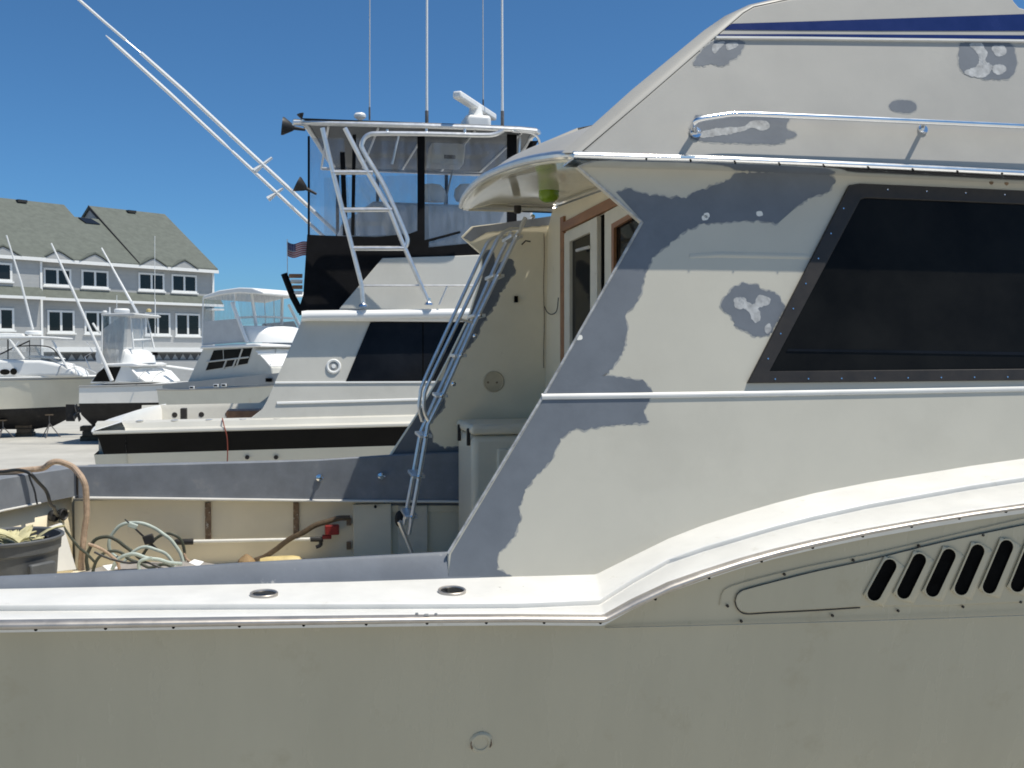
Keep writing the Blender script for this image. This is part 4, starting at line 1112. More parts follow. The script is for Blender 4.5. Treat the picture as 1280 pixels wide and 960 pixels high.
# black canvas lower enclosure (near side) and its band under the clear panels
CN = PY(14.62, 0.10, e0.z)
can = MB().panel([(384, 293), (400, 294), (430, 295), (470, 296), (512, 292), (522, 288), (522, 168), (531, 168), (531, 300), (575, 288.5), (576, 291), (536, 302), (536, 309), (640, 299), (640, 318), (560, 321), (478, 324), (424, 387), (400, 389), (374, 394), (373, 388), (379, 368)], CN, 0.03).build('canvas_skirt', 'black_canvas', B2, bevel=0.004)
# canvas posts / dark frame strips
for (x0, y0, x1, y1, w) in ((386, 170, 386, 294, 1.4), (428, 190, 432, 294, 3.0), (443, 168, 441, 294, 2.2), (640, 168, 640, 300, 6.0), (655, 200, 668, 176, 5)):
    MB().panel([(x0 - w, y0), (x0 + w, y0), (x1 + w, y1), (x1 - w, y1)], CN, 0.03, 0.004).build('canvas_strap', 'black_canvas', can)
# clear panels, slightly bowed
def clear(px, pl, name='clear_panel', m='clear_vinyl'):
    return MB().panel(px, off(pl, -0.012), 0.004).build(name, m, can, smooth=0)
clear([(387, 172), (404, 172), (426, 294), (386, 294)], CN)
clear([(404, 172), (430, 172), (440, 294), (426, 294)], CN)
clear([(442, 172), (521, 170), (521, 290), (512, 293), (445, 295)], CN)
clear([(532, 170), (638, 170), (638, 299), (537, 308)], CN)
# far and front enclosure sides
CF = PY(17.9, -0.06, e0.z)
far_sk = MB().prism([onP(p, CF) for p in [(405, 302), (640, 296), (640, 330), (405, 330)]], (0, 0.03, 0)).build('far_skirt', 'black_canvas', can)
MB().prism([onP(p, CF) for p in [(405, 222), (640, 216), (640, 296), (405, 302)]], (0, 0.004, 0)).build('far_clear_panel', 'clear_vinyl', can, smooth=0)
for x in (420, 470, 556, 600):
    MB().prism([onP(p, off(CF, 0.01)) for p in [(x, 216), (x + 4, 216), (x + 4, 300), (x, 300)]], (0, 0.02, 0)).build('far_strap', 'black_canvas', can)
# helm console, seat backs seen through the panels
hx = onP((470, 270), PY(16.2))
MB().prism([V(hx.x - 0.6, 15.4, e0.z), V(hx.x + 2.4, 15.4, e0.z), V(hx.x + 2.4, 15.4, hx.z + 0.10), V(hx.x - 0.1, 15.4, hx.z + 0.12), V(hx.x - 0.6, 15.4, hx.z - 0.25)], (0, 2.0, 0)).build('helm_console', 'canvas_grey', B2, bevel=0.05)
for x in (540, 585):
    q = onP((x, 243), PY(16.5))
    MB().lathe(q + V(0, 0, -0.12), [(0.20, 0), (0.24, 0.08), (0.22, 0.20), (0.14, 0.28), (0, 0.30)], 18, ZV, (1, 0.6)).build('helm_seat', 'boat_white', B2)
# hardtop
zt = onP((530, 160), PY(14.6)).z
tl_ = onP((384, 162), PY(14.6)); trr = onP((662, 162), PY(14.6))
out = []
xl, xr = tl_.x, trr.x
pts = cr([V(xl + 0.05, 14.62, zt), V(xr - 0.15, 14.62, zt), V(xr + 0.12, 15.0, zt - 0.02), V(xr + 0.25, 16.4, zt - 0.02), V(xr + 0.12, 17.8, zt - 0.02), V(xr - 0.15, 18.15, zt), V(xl + 0.75, 18.15, zt), V(xl + 0.5, 17.9, zt), V(xl + 0.0, 14.85, zt), V(xl - 0.05, 14.70, zt)], 4, closed=True)
zr2 = onP((660, 162), PY(14.6)).z
for p in pts: p.z += (zr2 - zt) * (p.x - xl) / (xr - xl)
HTZ = lambda X: zt + (zr2 - zt) * (X - xl) / (xr - xl)
ht = MB().prism([p + V(0, 0, 0.0) for p in pts], (0, 0, 0.05)).build('hardtop', 'can_grey', B2, bevel=0.01)
MB().tube(pts + [pts[0]], 0.038, 10).build('hardtop_rim', 'aluminium', ht)
for t in range(5):
    X = xl + 0.3 + (xr - xl - 0.4) * t / 4
    MB().tube([V(X, 14.7, HTZ(X) - 0.03), V(X, 18.1, HTZ(X) - 0.03)], 0.018, 8).build('roof_bow', 'aluminium', ht)
lowf = onP((470, 212), PY(17.6)).z
MB().tube([V(xl + 0.3, 17.7, lowf), V(xr, 17.7, lowf)], 0.028, 8).build('roof_bow', 'aluminium', ht)
for (x, y0, y1) in ((650, 168, 300), (498, 170, 205)):
    MB().tube([onP((x, y0), PY(14.9)), onP((x - 8, y1), PY(14.9))], 0.02, 8).build('roof_post', 'aluminium', ht)
# rounded drop at the front of the hardtop
MB().tube(cr([onP((640, 164), PY(14.6)), onP((664, 166), PY(14.65)), onP((674, 176), PY(14.75)), onP((672, 190), PY(14.9)), onP((660, 202), PY(15.0))], 5), 0.02, 8).build('front_bow', 'aluminium', ht)
# electronics box
q = onP((558, 190), PY(15.9))
eb = MB().obox(q, (0.27, 0, 0), (0, 0.22, 0), (0.03, 0, 0.24)).build('electronics_box', 'boat_grey', ht, bevel=0.03)
MB().obox(q + V(0.02, -0.22, -0.12), (0.09, 0, 0), (0, 0.012, 0), (0, 0, 0.03)).build('recess_handle', 'dark_bronze', eb)
MB().tube([onP((566, 212), PY(15.6)), onP((551, 275), PY(15.6))], 0.014, 8).build('throttle_post', 'sheer_grey', ht)
# boarding ladder of the bridge
L2 = PY(14.35)
ld2 = MB().tube([onP(p, L2) for p in [(403, 160), (416, 214), (428, 262), (452, 356), (454, 380)]], 0.034, 10).build('ladder', 'aluminium', B2)
MB().tube([onP(p, L2) for p in [(431, 160), (460, 216), (487, 262), (505, 308), (536, 378)]], 0.034, 10).build('ladder_rail', 'aluminium', ld2)
for (a, b_) in (((414, 215.5), (466, 215.5)), ((426, 262.5), (490, 262)), ((439, 310.5), (506, 310.5))):
    MB().tube([onP(a, L2), onP(b_, L2)], 0.034, 10).build('rung', 'aluminium', ld2)
MB().tube(cr([onP(p, L2) for p in [(505, 312), (509, 302), (505, 288), (480, 232), (455, 190), (453, 178), (460, 169), (476, 167), (540, 167.5), (600, 169), (618, 168), (629, 163)]], 5), 0.034, 10).build('hand_rail', 'aluminium', ld2)
MB().tube([onP((452, 357), L2), onP((520, 357), L2), onP((600, 357), L2)], 0.016, 8).build('bridge_rail', 'aluminium', B2)
MB().tube([onP((559, 358), L2), onP((549, 381), L2)], 0.014, 8).build('rail_stanchion', 'aluminium', B2)
for (x, y) in ((484, 166), (533, 165), (581, 165)):
    MB().tube([onP((x, y - 4), L2), onP((x, y + 3), L2)], 0.02, 8).build('rail_hanger', 'aluminium', ld2)
for (x, y) in ((454, 378), (536, 376)):
    MB().lathe(onP((x, y), L2) + V(0, 0, -0.06), [(0.07, 0), (0.06, 0.03), (0.03, 0.05), (0.03, 0.1)], 12).build('ladder_foot', 'chrome', ld2)
# antennas, gps dome, radar, horns
def whip(x, y0, y1, Y, r, m, name='antenna', par=None, x2=None):
    a = onP((x, y1), PY(Y)); c_ = onP((x2 if x2 is not None else x, y0), PY(Y))
    o_ = MB().tube([a, a + (c_ - a) * 0.12, a + (c_ - a) * 0.5, c_], r, 8, rs=[r * 1.5, r * 1.2, r, r * 0.7]).build(name, m, par or ht)
    MB().tube([a, a + V(0, 0, 0.22)], r * 1.8, 8).build('antenna_base', 'stand_steel', o_)
whip(533.5, -260, 157, 15.1, 0.015, 'boat_white', x2=534)
whip(628, -260, 157, 15.1, 0.015, 'boat_white', x2=627)
whip(462, -220, 150, 17.6, 0.009, 'canvas_grey', x2=462.5)
whip(604, -220, 140, 17.6, 0.008, 'canvas_grey', x2=603)
q = onP((450, 152), PY(15.0))
MB().lathe(q + V(0, 0, -0.06), [(0.022, 0), (0.022, 0.08), (0.05, 0.095), (0.085, 0.12), (0.09, 0.15), (0.07, 0.18), (0, 0.195)], 20).build('gps_dome', 'boat_white', ht)
q0, q1 = onP((571, 118), PZ(zt + 0.47)), onP((616, 147), PZ(zt + 0.47))
rc = (q0 + q1) / 2
zt_keep = zt; zt = HTZ(rc.x)
rd = MB().obox(V(rc.x, rc.y, zt + 0.14), (0.20, 0, 0), (0, 0.24, 0), (0, 0, 0.12)).build('radar', 'boat_white', ht, bevel=0.06, seg=4)
MB().lathe(V(rc.x, rc.y, zt + 0.22), [(0.14, 0), (0.11, 0.1), (0.09, 0.22)], 16).build('radar_pedestal', 'boat_white', rd)
dd = (q1 - q0) / 2
nn = V(-dd.y, dd.x, 0).normalized()
MB().obox(rc, dd, nn * 0.07, V(0, 0, 0.055)).build('radar_array', 'boat_white', rd, bevel=0.03, seg=3)
for (x, y, Y, s_, dirv) in ((368, 160, 15.2, 1.0, V(-1, 0, 0.12)), (383, 236, 14.7, 0.85, V(-1, 0, 0.5)), (377, 148, 15.6, 0.4, V(-0.3, 0, 1))):
    q = onP((x, y), PY(Y))
    MB().lathe(q, [(0.02 * s_, -0.16), (0.03 * s_, 0.0), (0.05 * s_, 0.02 * s_), (0.13 * s_, 0.15 * s_), (0.135 * s_, 0.18 * s_), (0.0, 0.16 * s_)], 16, dirv).build('deck_light', 'black_rubber', ht)
MB().tube([onP((378, 148), PY(15.6)), onP((381, 160), PY(15.6))], 0.012, 6).build('deck_light_stem', 'black_rubber', ht)
# outriggers
OP = PY(18.3)
def rigger(px, rs, par):
    pts = [onP(p, OP) for p in px]
    return MB().tube(pts, 0.02, 8, rs=rs).build('outrigger', 'boat_white', par)
o1 = rigger([(470, 336), (382, 255), (305, 184), (230, 114), (176, 66)], [0.036, 0.034, 0.034, 0.036, 0.03], B2)
MB().tube([onP((176, 66), OP), onP((157, 50), OP)], 0.008, 6).build('outrigger_joint', 'aluminium', o1)
MB().tube([onP((157, 50), OP), onP((130, 27), OP), onP((90, -8), OP)], 0.024, 8).build('outrigger_tip', 'boat_white', o1)
o2 = rigger([(450, 336), (384, 277), (318, 215), (290, 189)], [0.03, 0.03, 0.03, 0.026], B2)
MB().tube([onP((290, 189), OP), onP((278, 178), OP), onP((210, 115), OP), onP((145, 56), OP), onP((132, 44), OP)], 0.03, 8, rs=[0.014, 0.03, 0.034, 0.03, 0.006]).build('outrigger_tip', 'boat_white', o2)
for (a, b_, par) in (((318, 214), (340, 197), o1), ((335, 249), (354, 235), o2)):
    MB().tube([onP(a, OP), onP(((a[0] + b_[0]) / 2, (a[1] + b_[1]) / 2), OP), onP(b_, OP)], 0.03, 8, rs=[0.05, 0.03, 0.022]).build('spreader', 'boat_white', par)
# folded dark boarding seat behind the canvas
fsx = MB().tube([onP((355, 342), PY(16)), onP((366, 371), PY(16)), onP((376, 390), PY(16))], 0.05, 8).build('boarding_seat', 'black_canvas', B2)
for k, y in enumerate((345, 352, 359, 366)):
    MB().obox((onP((361 + k * 2.2, y), PY(16)) + onP((378, y), PY(16))) / 2, (onP((378, y), PY(16)) - onP((361 + k * 2.2, y), PY(16))) / 2, (0, 0.2, 0), (0, 0, 0.018)).build('seat_slat', 'boat_white' if k % 2 else 'teak', fsx)
# red cord over the side
p_ = [onP(q, PY(Y2 - 0.04)) for q in ((279, 524), (281, 532), (283.5, 545), (284.5, 560), (284, 582), (283, 610))]
p_[0] = onP((278, 523), PY(Y2 + 0.22)); p_[1] = onP((280.5, 534), PY(Y2 - 0.02))
tag(MB().tube(cr(p_, 4), 0.008, 6).build('cord', 'red_cord'), 'thin red cord hanging over the black hull band', 'cord')
# flag
fl0 = onP((359, 302), PY(17)); fl1 = onP((383, 320), PY(17))
FLG = empty('flag', V(fl0.x, 17, 0.0 + onP((359, 346), PY(17)).z), 'small stars and stripes flag flying beside the black canvas', 'flag')
MB().tube([V(fl0.x, 17, onP((359, 346), PY(17)).z), V(fl0.x, 17, fl0.z + 0.04)], 0.008, 6).build('staff', 'aluminium', FLG)
wF, hF = (fl1.x - fl0.x) * 1.1, (fl0.z - fl1.z) * 1.0
def flagp(u, v):
    return V(fl0.x + u * wF, 17 + 0.03 * math.sin(u * 7), fl0.z - v * hF - 0.05 * u * (1 - u) * 1.4 - 0.02 * math.sin(u * 6))
for k in range(13):
    u0 = 0.4 if k < 7 else 0.0
    rows = [[flagp(u0 + (1 - u0) * i / 8, k / 13), flagp(u0 + (1 - u0) * i / 8, (k + 1) / 13)] for i in range(9)]
    MB().loft(rows).build('stripe', 'flag_red' if k % 2 == 0 else 'flag_white', FLG, solid=0.002)
ct = MB().loft([[flagp(0.4 * i / 4, 0), flagp(0.4 * i / 4, 7 / 13)] for i in range(5)]).build('canton', 'flag_blue', FLG, solid=0.002)
stx = MB()
for r in range(5):
    for k in range(6):
        q = flagp(0.4 * (k + 0.5) / 6, 7 / 13 * (r + 0.5) / 5) + V(0, -0.002, 0)
        stx.lathe(q, [(0.009, 0), (0, 0.001)], 5, (0, -1, 0))
tag(stx.build('stars', 'flag_white', ct), None, kind='stuff')

# ================================================================== FAR BOATS
def ax_frame(px, depth, ang):
    """vertical plane through the pixel column px at the given depth; ang = how far the bow turns towards the camera"""
    p0 = CAM + F0 * depth + R0 * ((px - 640) / FPX * depth)
    a = math.radians(ang)
    axis = R0 * math.cos(a) - F0 * math.sin(a)
    nrm = -(F0 * math.cos(a) + R0 * math.sin(a))
    return p0, axis, nrm
def far_hull(par, o, axis, away, L, B, zs, zbow, zwl, zk, mtop, mbot, mband=None, rake=0.9, band_h=0.3, flare=0.9):
    ts = [0, .12, .3, .5, .62, .74, .84, .92, .97, 1.0]
    def sec(t):
        b_ = B / 2 * max(0.012, 1 - (max(0, t - 0.4) / 0.6) ** 2.3)
        zz = zs + (zbow - zs) * t ** 1.7
        bw = b_ * flare * max(0.02, 1 - 0.55 * max(0, (t - 0.5) / 0.5) ** 1.5)
        return b_, bw, zz
    def pt(t, w, z, f):
        r = rake * (t ** 3) * f
        return Vector(o) + axis * (t * L + r) + away * (B / 2 + w) + V(0, 0, z - o[2])
    top, mid, low = [], [], []
    for t in ts:
        b_, bw, zz = sec(t)
        zwl_t = zwl + 0.12 * t
        m1 = [(b_, zz, 1.0), ((b_ * 0.55 + bw * 0.45), zz - (zz - zwl_t) * 0.5, 0.45), (bw, zwl_t, 0.0)]
        zkk = zk + max(0, (t - 0.75) / 0.25) ** 2 * (zwl_t - zk) * 0.9
        m2 = [(bw, zwl_t, 0.0), (bw * 0.9, zwl_t - (zwl_t - zkk) * 0.35, -0.1), (0.02, zkk, -0.25)]
        top.append([pt(t, -w, z, f) for w, z, f in m1] + [pt(t, w, z, f) for w, z, f in reversed(m1)])
        low.append([pt(t, -w, z, f) for w, z, f in m2] + [pt(t, w, z, f) for w, z, f in reversed(m2)])
    n3 = 3
    hb_ = MB()
    hb_.loft([r[:3] for r in top]); hb_.loft([r[3:] for r in top]); hb_.add(top[0], [(0, 1, 4, 5), (1, 2, 3, 4)])
    h = hb_.build('hull', mtop, par, smooth=60)
    lb = MB().loft(low); lb.add(low[0], [(0, 1, 4, 5), (1, 2, 3, 4)])
    lb.build('hull_bottom', mbot, par, smooth=60)
    # deck and rail cap
    rows = [[r[0] + V(0, 0, -0.01), (r[0] * .5 + r[5] * .5) + V(0, 0, 0.05), r[5] + V(0, 0, -0.01)] for r in top]
    MB().loft(rows).build('deck', 'boat_white', par, smooth=60)
    MB().tube([r[0] for r in top], 0.04, 6).build('rub_rail', 'boat_white' if mband is None else mband, h)
    MB().tube([r[5] for r in top], 0.04, 6).build('rub_rail', 'boat_white' if mband is None else mband, h)
    return top
def block(o, label, s=(0.3, 0.35, 0.55)):
    e = empty('keel_block', V(o[0], o[1], 0), label, 'block', 'timber blocking under the boats')
    n = 3
    for k in range(n):
        a, b_ = (s[0], s[1] * .8) if k % 2 == 0 else (s[0] * .8, s[1])
        MB().obox(V(o[0], o[1], s[2] * (k + .5) / n), (a, 0, 0), (0, b_, 0), (0, 0, s[2] / n / 2 - 0.004)).build('timber', 'timber', e, bevel=0.01)
def stand(o, ztop, label):
    e = empty('boat_stand', V(o[0], o[1], 0), label, 'boat stand', 'steel jack stands')
    for k in range(3):
        a = k * 2.094 + 0.4
        MB().tube([V(o[0], o[1], ztop * 0.62), V(o[0] + math.cos(a) * 0.42, o[1] + math.sin(a) * 0.42, 0.0)], 0.022, 6).build('leg', 'stand_steel', e)
    MB().tube([V(o[0], o[1], ztop * 0.5), V(o[0], o[1], ztop)], 0.025, 6).build('screw', 'stand_steel', e)
    MB().obox(V(o[0], o[1], ztop), (0.14, 0, 0), (0, 0.14, 0), (0, 0, 0.02)).build('pad', 'timber', e)

# ---- white convertible (bow to the right, turned towards the camera)
p0, axis, nrm = ax_frame(262, 34, 28)
B3 = empty('convertible_boat', V(p0.x, p0.y, 0), 'white convertible yacht with clear bridge enclosure and white windshield cover', 'boat')
P3 = (p0, nrm)
away = -nrm
hs = onP((196, 486), (p0 + nrm * 0.35, nrm))
top = far_hull(B3, hs, axis, away, 10.5, 3.9, hs.z - 0.02, hs.z + 0.75, 1.25, 0.45, 'boat_cream', 'antifoul', 'sheer_grey')
# grey sheer band
MB().prism([onP(p, (p0 + nrm * 0.36, nrm)) for p in [(203, 482), (222, 478), (250, 476), (300, 471), (350, 466), (372, 463), (372, 478), (350, 480), (300, 482), (250, 484), (203, 488)]], away * 0.1).build('sheer_band', 'sheer_grey', B3)
for (x, y, w) in ((240, 484.5, 4), (270, 482, 4), (280, 481.5, 4)):
    q = onP((x, y), (p0 + nrm * 0.40, nrm))
    MB().obox(q, axis * (w / 37), away * 0.02, (0, 0, 0.05)).build('vent_plate', 'boat_white', B3, bevel=0.01)
    MB().obox(q + nrm * 0.012, axis * (w / 60), away * 0.02, (0, 0, 0.025)).build('vent_slot', 'black', B3)
cab3 = MB().prism([onP(p, P3) for p in [(234, 478), (254, 434.5), (316, 432), (340, 460), (340, 474)]], away * 3.1).build('cabin', 'boat_grey', B3, bevel=0.04)
PW = (p0 + nrm * 0.02, nrm)
w3 = MB().prism([onP(p, PW) for p in [(257, 463), (267, 438), (315, 435), (309, 454.5)]], away * 0.015).build('side_window', 'dark_glass', cab3, smooth=0)
PW2 = (p0 + nrm * 0.035, nrm)
for a, b_ in (((258, 452.5), (311, 446.5)), ((279, 461), (283, 450.5)), ((291, 459), (295, 449)), ((296, 456.5), (303, 436)), ((279, 437.5), (279.5, 451))):
    MB().tube([onP(a, PW2), onP(b_, PW2)], 0.03 if a[0] != 279 or b_[0] != 279.5 else 0.012, 6).build('mullion', 'boat_grey', w3)
# windshield cover on the sloping front
fa, fb2 = onP((316, 432), P3), onP((340, 460), P3)
fn = (fb2 - fa).cross(away).normalized()
if fn.dot(CAM - fa) < 0: fn = -fn
PFr = (fa + fn * 0.03, fn)
MB().prism([onP(p, PFr) for p in [(320, 438), (345, 435.5), (370, 437), (362, 452), (357, 457), (338, 457.5), (331, 449)]], -fn * 0.04).build('windshield_cover', 'canvas_white', cab3, bevel=0.02)
for a, b_ in (((322, 443), (366, 441)), ((338, 456), (342, 444)), ((344, 442.5), (345, 436))):
    MB().tube([onP(a, (PFr[0] + fn * 0.01, fn)), onP(b_, (PFr[0] + fn * 0.01, fn))], 0.02, 6).build('cover_seam', 'canvas_grey', cab3)
# bridge deck, bridge front, sides
MB().prism([onP(p, (p0 + nrm * 0.12, nrm)) for p in [(249, 436), (251, 432.5), (318, 429), (326, 430.5), (326, 433.5), (316, 434)]], away * 3.4).build('bridge_deck', 'boat_white', B3, bevel=0.05)
rows = []
for k, (f, zt_) in enumerate(((0, 0), (0.35, 0.35), (0.8, 0.62), (1, 0.66))):
    pass
br_c = onP((309, 428), P3)
rows = []
zb0, zb1 = br_c.z, onP((302, 407), P3).z
for i in range(11):
    a = math.pi * (i / 10)
    lx = math.sin(a) * 0.95; wy = 1.5 - math.cos(a) * 1.42
    base = br_c + axis * (-0.35 + lx * 1.15) + away * wy
    topp = V(base.x, base.y, 0) - axis * (0.30 * math.sin(a) + 0.0)
    rows.append([V(base.x, base.y, zb0), V(base.x, base.y, zb0 + (zb1 - zb0) * .45) - axis * 0.03, V(topp.x, topp.y, zb1 - 0.06), V(topp.x, topp.y, zb1) - axis * 0.12])
rows.insert(0, [p - axis * 1.4 for p in rows[0]]); rows.append([p - axis * 1.4 for p in rows[-1]])
bf = MB().loft(rows).build('bridge_front', 'boat_white', B3, smooth=60)
MB().prism([onP(p, P3) for p in [(253, 402), (294, 398.5), (302, 408), (309, 427), (253, 432)]], away * 0.03).build('bridge_side_canvas', 'canvas_grey', B3)
MB().prism([p + away * 2.95 for p in [onP(p, P3) for p in [(253, 402), (294, 398.5), (309, 427), (253, 432)]]], away * 0.03).build('far_side_canvas', 'canvas_grey', B3)
tp3 = [onP(p, P3) for p in [(255, 370), (275, 363), (300, 359.5), (316, 360), (330, 365), (330, 368), (300, 366), (275, 369), (255, 374)]]
MB().prism([p + nrm * 0.05 for p in tp3], away * 3.1).build('bimini_top', 'canvas_white', B3, bevel=0.03)
def p3(p, w=0.0):
    return onP(p, (p0 + away * w, nrm))
for a, b_, w, r in (((290, 378), (309, 428), 0.0, 0.06), ((314, 364), (320, 407), 0.6, 0.055), ((353, 366), (352, 406), 2.6, 0.055), ((361, 381), (381, 421), 2.95, 0.055), ((254, 372), (253, 432), 0, 0.022), ((293, 362), (294, 398), 0, 0.015), ((330, 366), (332, 405), 1.5, 0.015), ((342, 366), (343, 405), 2.2, 0.015)):
    MB().tube([p3(a, w), p3(b_, w)], r, 8).build('bimini_post', 'boat_white', B3)
MB().tube([p3((300, 397), 0.2), p3((320, 396), 0.7), p3((345, 396.5), 2.0), p3((366, 398), 2.8)], 0.035, 8).build('bridge_rail', 'boat_white', B3)
MB().prism([p3(p, 0.01) for p in [(256, 372), (293, 365), (294, 398), (254, 402)]], away * 0.004).build('clear_panel', 'clear_vinyl', B3, smooth=0)
MB().prism([p3(p, 0.01) for p in [(295, 365), (313, 365), (319, 405), (303, 406)]], away * 0.004).build('clear_panel', 'clear_vinyl', B3, smooth=0)
fr0 = [p3((316, 365), 0.6), p3((354, 366), 2.6), p3((353, 405), 2.6), p3((321, 405), 0.6)]
MB().prism(fr0, -axis * 0.004).build('front_clear_panel', 'clear_vinyl', B3, smooth=0)
MB().obox(onP((336, 475), (p0 + nrm * 0.42, nrm)), axis * 0.12, away * 0.02, (0, 0, 0.06)).build('vent_slot', 'black', B3)
MB().tube(cr([p3((330, 404), 1.2), p3((336, 410), 1.3), p3((342, 406), 1.8)], 4), 0.012, 6).build('cable', 'black_rubber', bf)

# ---- white boat in the middle distance
p0, axis, nrm = ax_frame(130, 39, 2)
B4 = empty('flybridge_boat', V(p0.x, p0.y, 0), 'white flybridge boat with cloudy bridge curtains and slanting outrigger', 'boat')
P4 = (p0, nrm); away = -nrm
hs = onP((99, 483), (p0 + nrm * 0.3, nrm))
top = far_hull(B4, hs, axis, away, 8.6, 3.4, hs.z, hs.z + 0.45, hs.z - 0.66, 0.35, 'boat_white_hull', 'antifoul', 'sheer_grey', flare=1.03)
def p4(p, w=0.0):
    return onP(p, (p0 + away * w, nrm))
cab4 = MB().prism([p4(p) for p in [(112, 479), (129, 457), (160, 456), (182, 477)]], away * 2.7).build('cabin', 'boat_white', B4, bevel=0.04)
MB().prism([p4(p, -0.02) for p in [(115, 477), (122, 466), (131, 459), (151, 458.5), (143, 477)]], away * 0.012).build('side_window', 'dark_glass', cab4, smooth=0)
fa, fb2 = p4((160, 456)), p4((182, 477))
fn = (fb2 - fa).cross(away).normalized()
if fn.dot(CAM - fa) < 0: fn = -fn
PFr = (fa + fn * 0.04, fn)
MB().prism([onP(p, PFr) for p in [(165, 462), (176, 458.5), (200, 459), (214, 463), (226, 476), (205, 477), (182, 476.5), (172, 470)]], -fn * 0.05).build('windshield_cover', 'canvas_white', cab4, bevel=0.03)
for a, b_ in (((172, 474), (190, 461)), ((190, 476), (207, 463))):
    mid = ((a[0] + b_[0]) / 2 - 2, (a[1] + b_[1]) / 2 - 2)
    MB().tube(cr([onP(q, (PFr[0] + fn * 0.02, fn)) for q in (a, mid, b_)], 4), 0.02, 6).build('cover_seam', 'canvas_grey', cab4)
MB().prism([p4(p, -0.12) for p in [(128, 457.5), (130, 454.5), (166, 453.5), (174, 456), (170, 458.5)]], away * 2.95).build('bridge_deck', 'boat_white', B4, bevel=0.04)
MB().prism([p4((207, 456.5), 2.0), p4((240, 461), 2.6), p4((240, 463), 2.6), p4((207, 458.5), 2.0)], away * 0.4).build('visor', 'boat_white', B4, bevel=0.02)
br_c = p4((152, 454)); zb0 = br_c.z; zb1 = p4((152, 436)).z
rows = []
for i in range(11):
    a = math.pi * (i / 10)
    base = br_c + axis * (-0.1 + math.sin(a) * 0.85) + away * (1.25 - math.cos(a) * 1.2)
    tq = base - axis * 0.38 * math.sin(a)
    rows.append([V(base.x, base.y, zb0), V(base.x, base.y, zb0 + (zb1 - zb0) * .5) - axis * 0.06, V(tq.x, tq.y, zb1 - 0.05), V(tq.x, tq.y, zb1) - axis * 0.1])
rows.insert(0, [p - axis * 0.9 for p in rows[0]]); rows.append([p - axis * 0.9 for p in rows[-1]])
b4f = MB().loft(rows).build('bridge_front', 'boat_white', B4, smooth=60)
MB().obox(p4((183, 442), 0.9) + axis * 0.35, axis * 0.08, away * 0.1, (0, 0, 0.06)).build('spotlight', 'black', B4, bevel=0.02)
MB().prism([p4(p) for p in [(127, 394), (160, 394), (158, 436), (152, 455), (127, 455)]], away * 0.01).build('side_curtain', 'clear_vinyl', B4, smooth=0)
MB().prism([p4(p, 0.05) for p in [(128, 412), (150, 396), (157, 396), (154, 436), (150, 455), (128, 455)]], away * 0.01).build('curtain_backing', 'canvas_grey', B4, smooth=0)
MB().prism([p4((163, 398), 0.3), p4((186, 398), 2.1), p4((191, 434), 2.1), p4((166, 434), 0.3)], -axis * 0.01).build('front_curtain', 'clear_vinyl', B4, smooth=0)
for a, b_, w in (((128, 393), (127, 455), 0), ((163, 396), (167, 436), 0.3), ((184, 398), (193, 436), 2.1), ((176, 398), (179, 436), 1.4)):
    MB().tube([p4(a, w), p4(b_, w)], 0.035, 6).build('bridge_post', 'boat_white', B4)
MB().tube([p4((166, 425), 0.3), p4((188, 424), 2.1)], 0.04, 6).build('bridge_rail', 'boat_white', B4)
MB().prism([p4(p, -0.05) for p in [(125.5, 394.5), (126, 392), (166, 391), (170, 393), (166, 395)]], away * 2.6).build('bridge_top', 'canvas_grey', B4, bevel=0.03)
MB().lathe(p4((152.5, 391.5), 0.9), [(0.27, 0), (0.3, 0.05), (0.3, 0.13), (0.24, 0.18), (0, 0.19)], 20).build('radar_dome', 'boat_white', B4)
for (x, y) in ((131, 391.5),):
    MB().lathe(p4((x, y), 0.3), [(0.05, 0), (0.09, 0.05), (0.07, 0.1), (0, 0.11)], 12).build('gps_dome', 'boat_white', B4)
MB().lathe(p4((186, 390), 1.6), [(0.1, 0), (0.1, 0.1), (0, 0.14)], 12).build('horn', 'fender_yellow', B4)
for (x, y0, y1, w, r) in ((137, 384, 392, 0.4, 0.03), (146, 369, 391, 1.2, 0.012), (194, 374, 420, 2.3, 0.022), (193.5, 295, 374, 2.3, 0.012)):
    MB().tube([p4((x, y1), w), p4((x, y0), w)], r, 6).build('antenna', 'boat_white', B4)
MB().tube([p4((140, 476), -0.15), p4((128, 448), -0.3), p4((116, 420), -0.4), p4((90, 361), -0.6), p4((64, 304), -0.8)], 0.05, 8, rs=[0.075, 0.07, 0.055, 0.05, 0.03]).build('outrigger', 'boat_white', B4)
MB().tube([p4((172, 392), 2.5), p4((150, 352), 2.7), p4((127, 310), 2.9)], 0.04, 8, rs=[0.06, 0.045, 0.03]).build('outrigger', 'boat_white', B4)
MB().tube([p4((116, 404), -0.3), p4((122, 413), -0.3), p4((125, 416), -0.2)], 0.04, 6).build('outrigger_clamp', 'boat_white', B4)
MB().tube([p4((120, 430), 0.2), p4((108, 427), 0.2), p4((116, 440), 0.2), p4((106, 446), 0.2), p4((113, 462), 0.2)], 0.016, 6).build('ladder_rail', 'aluminium', B4)
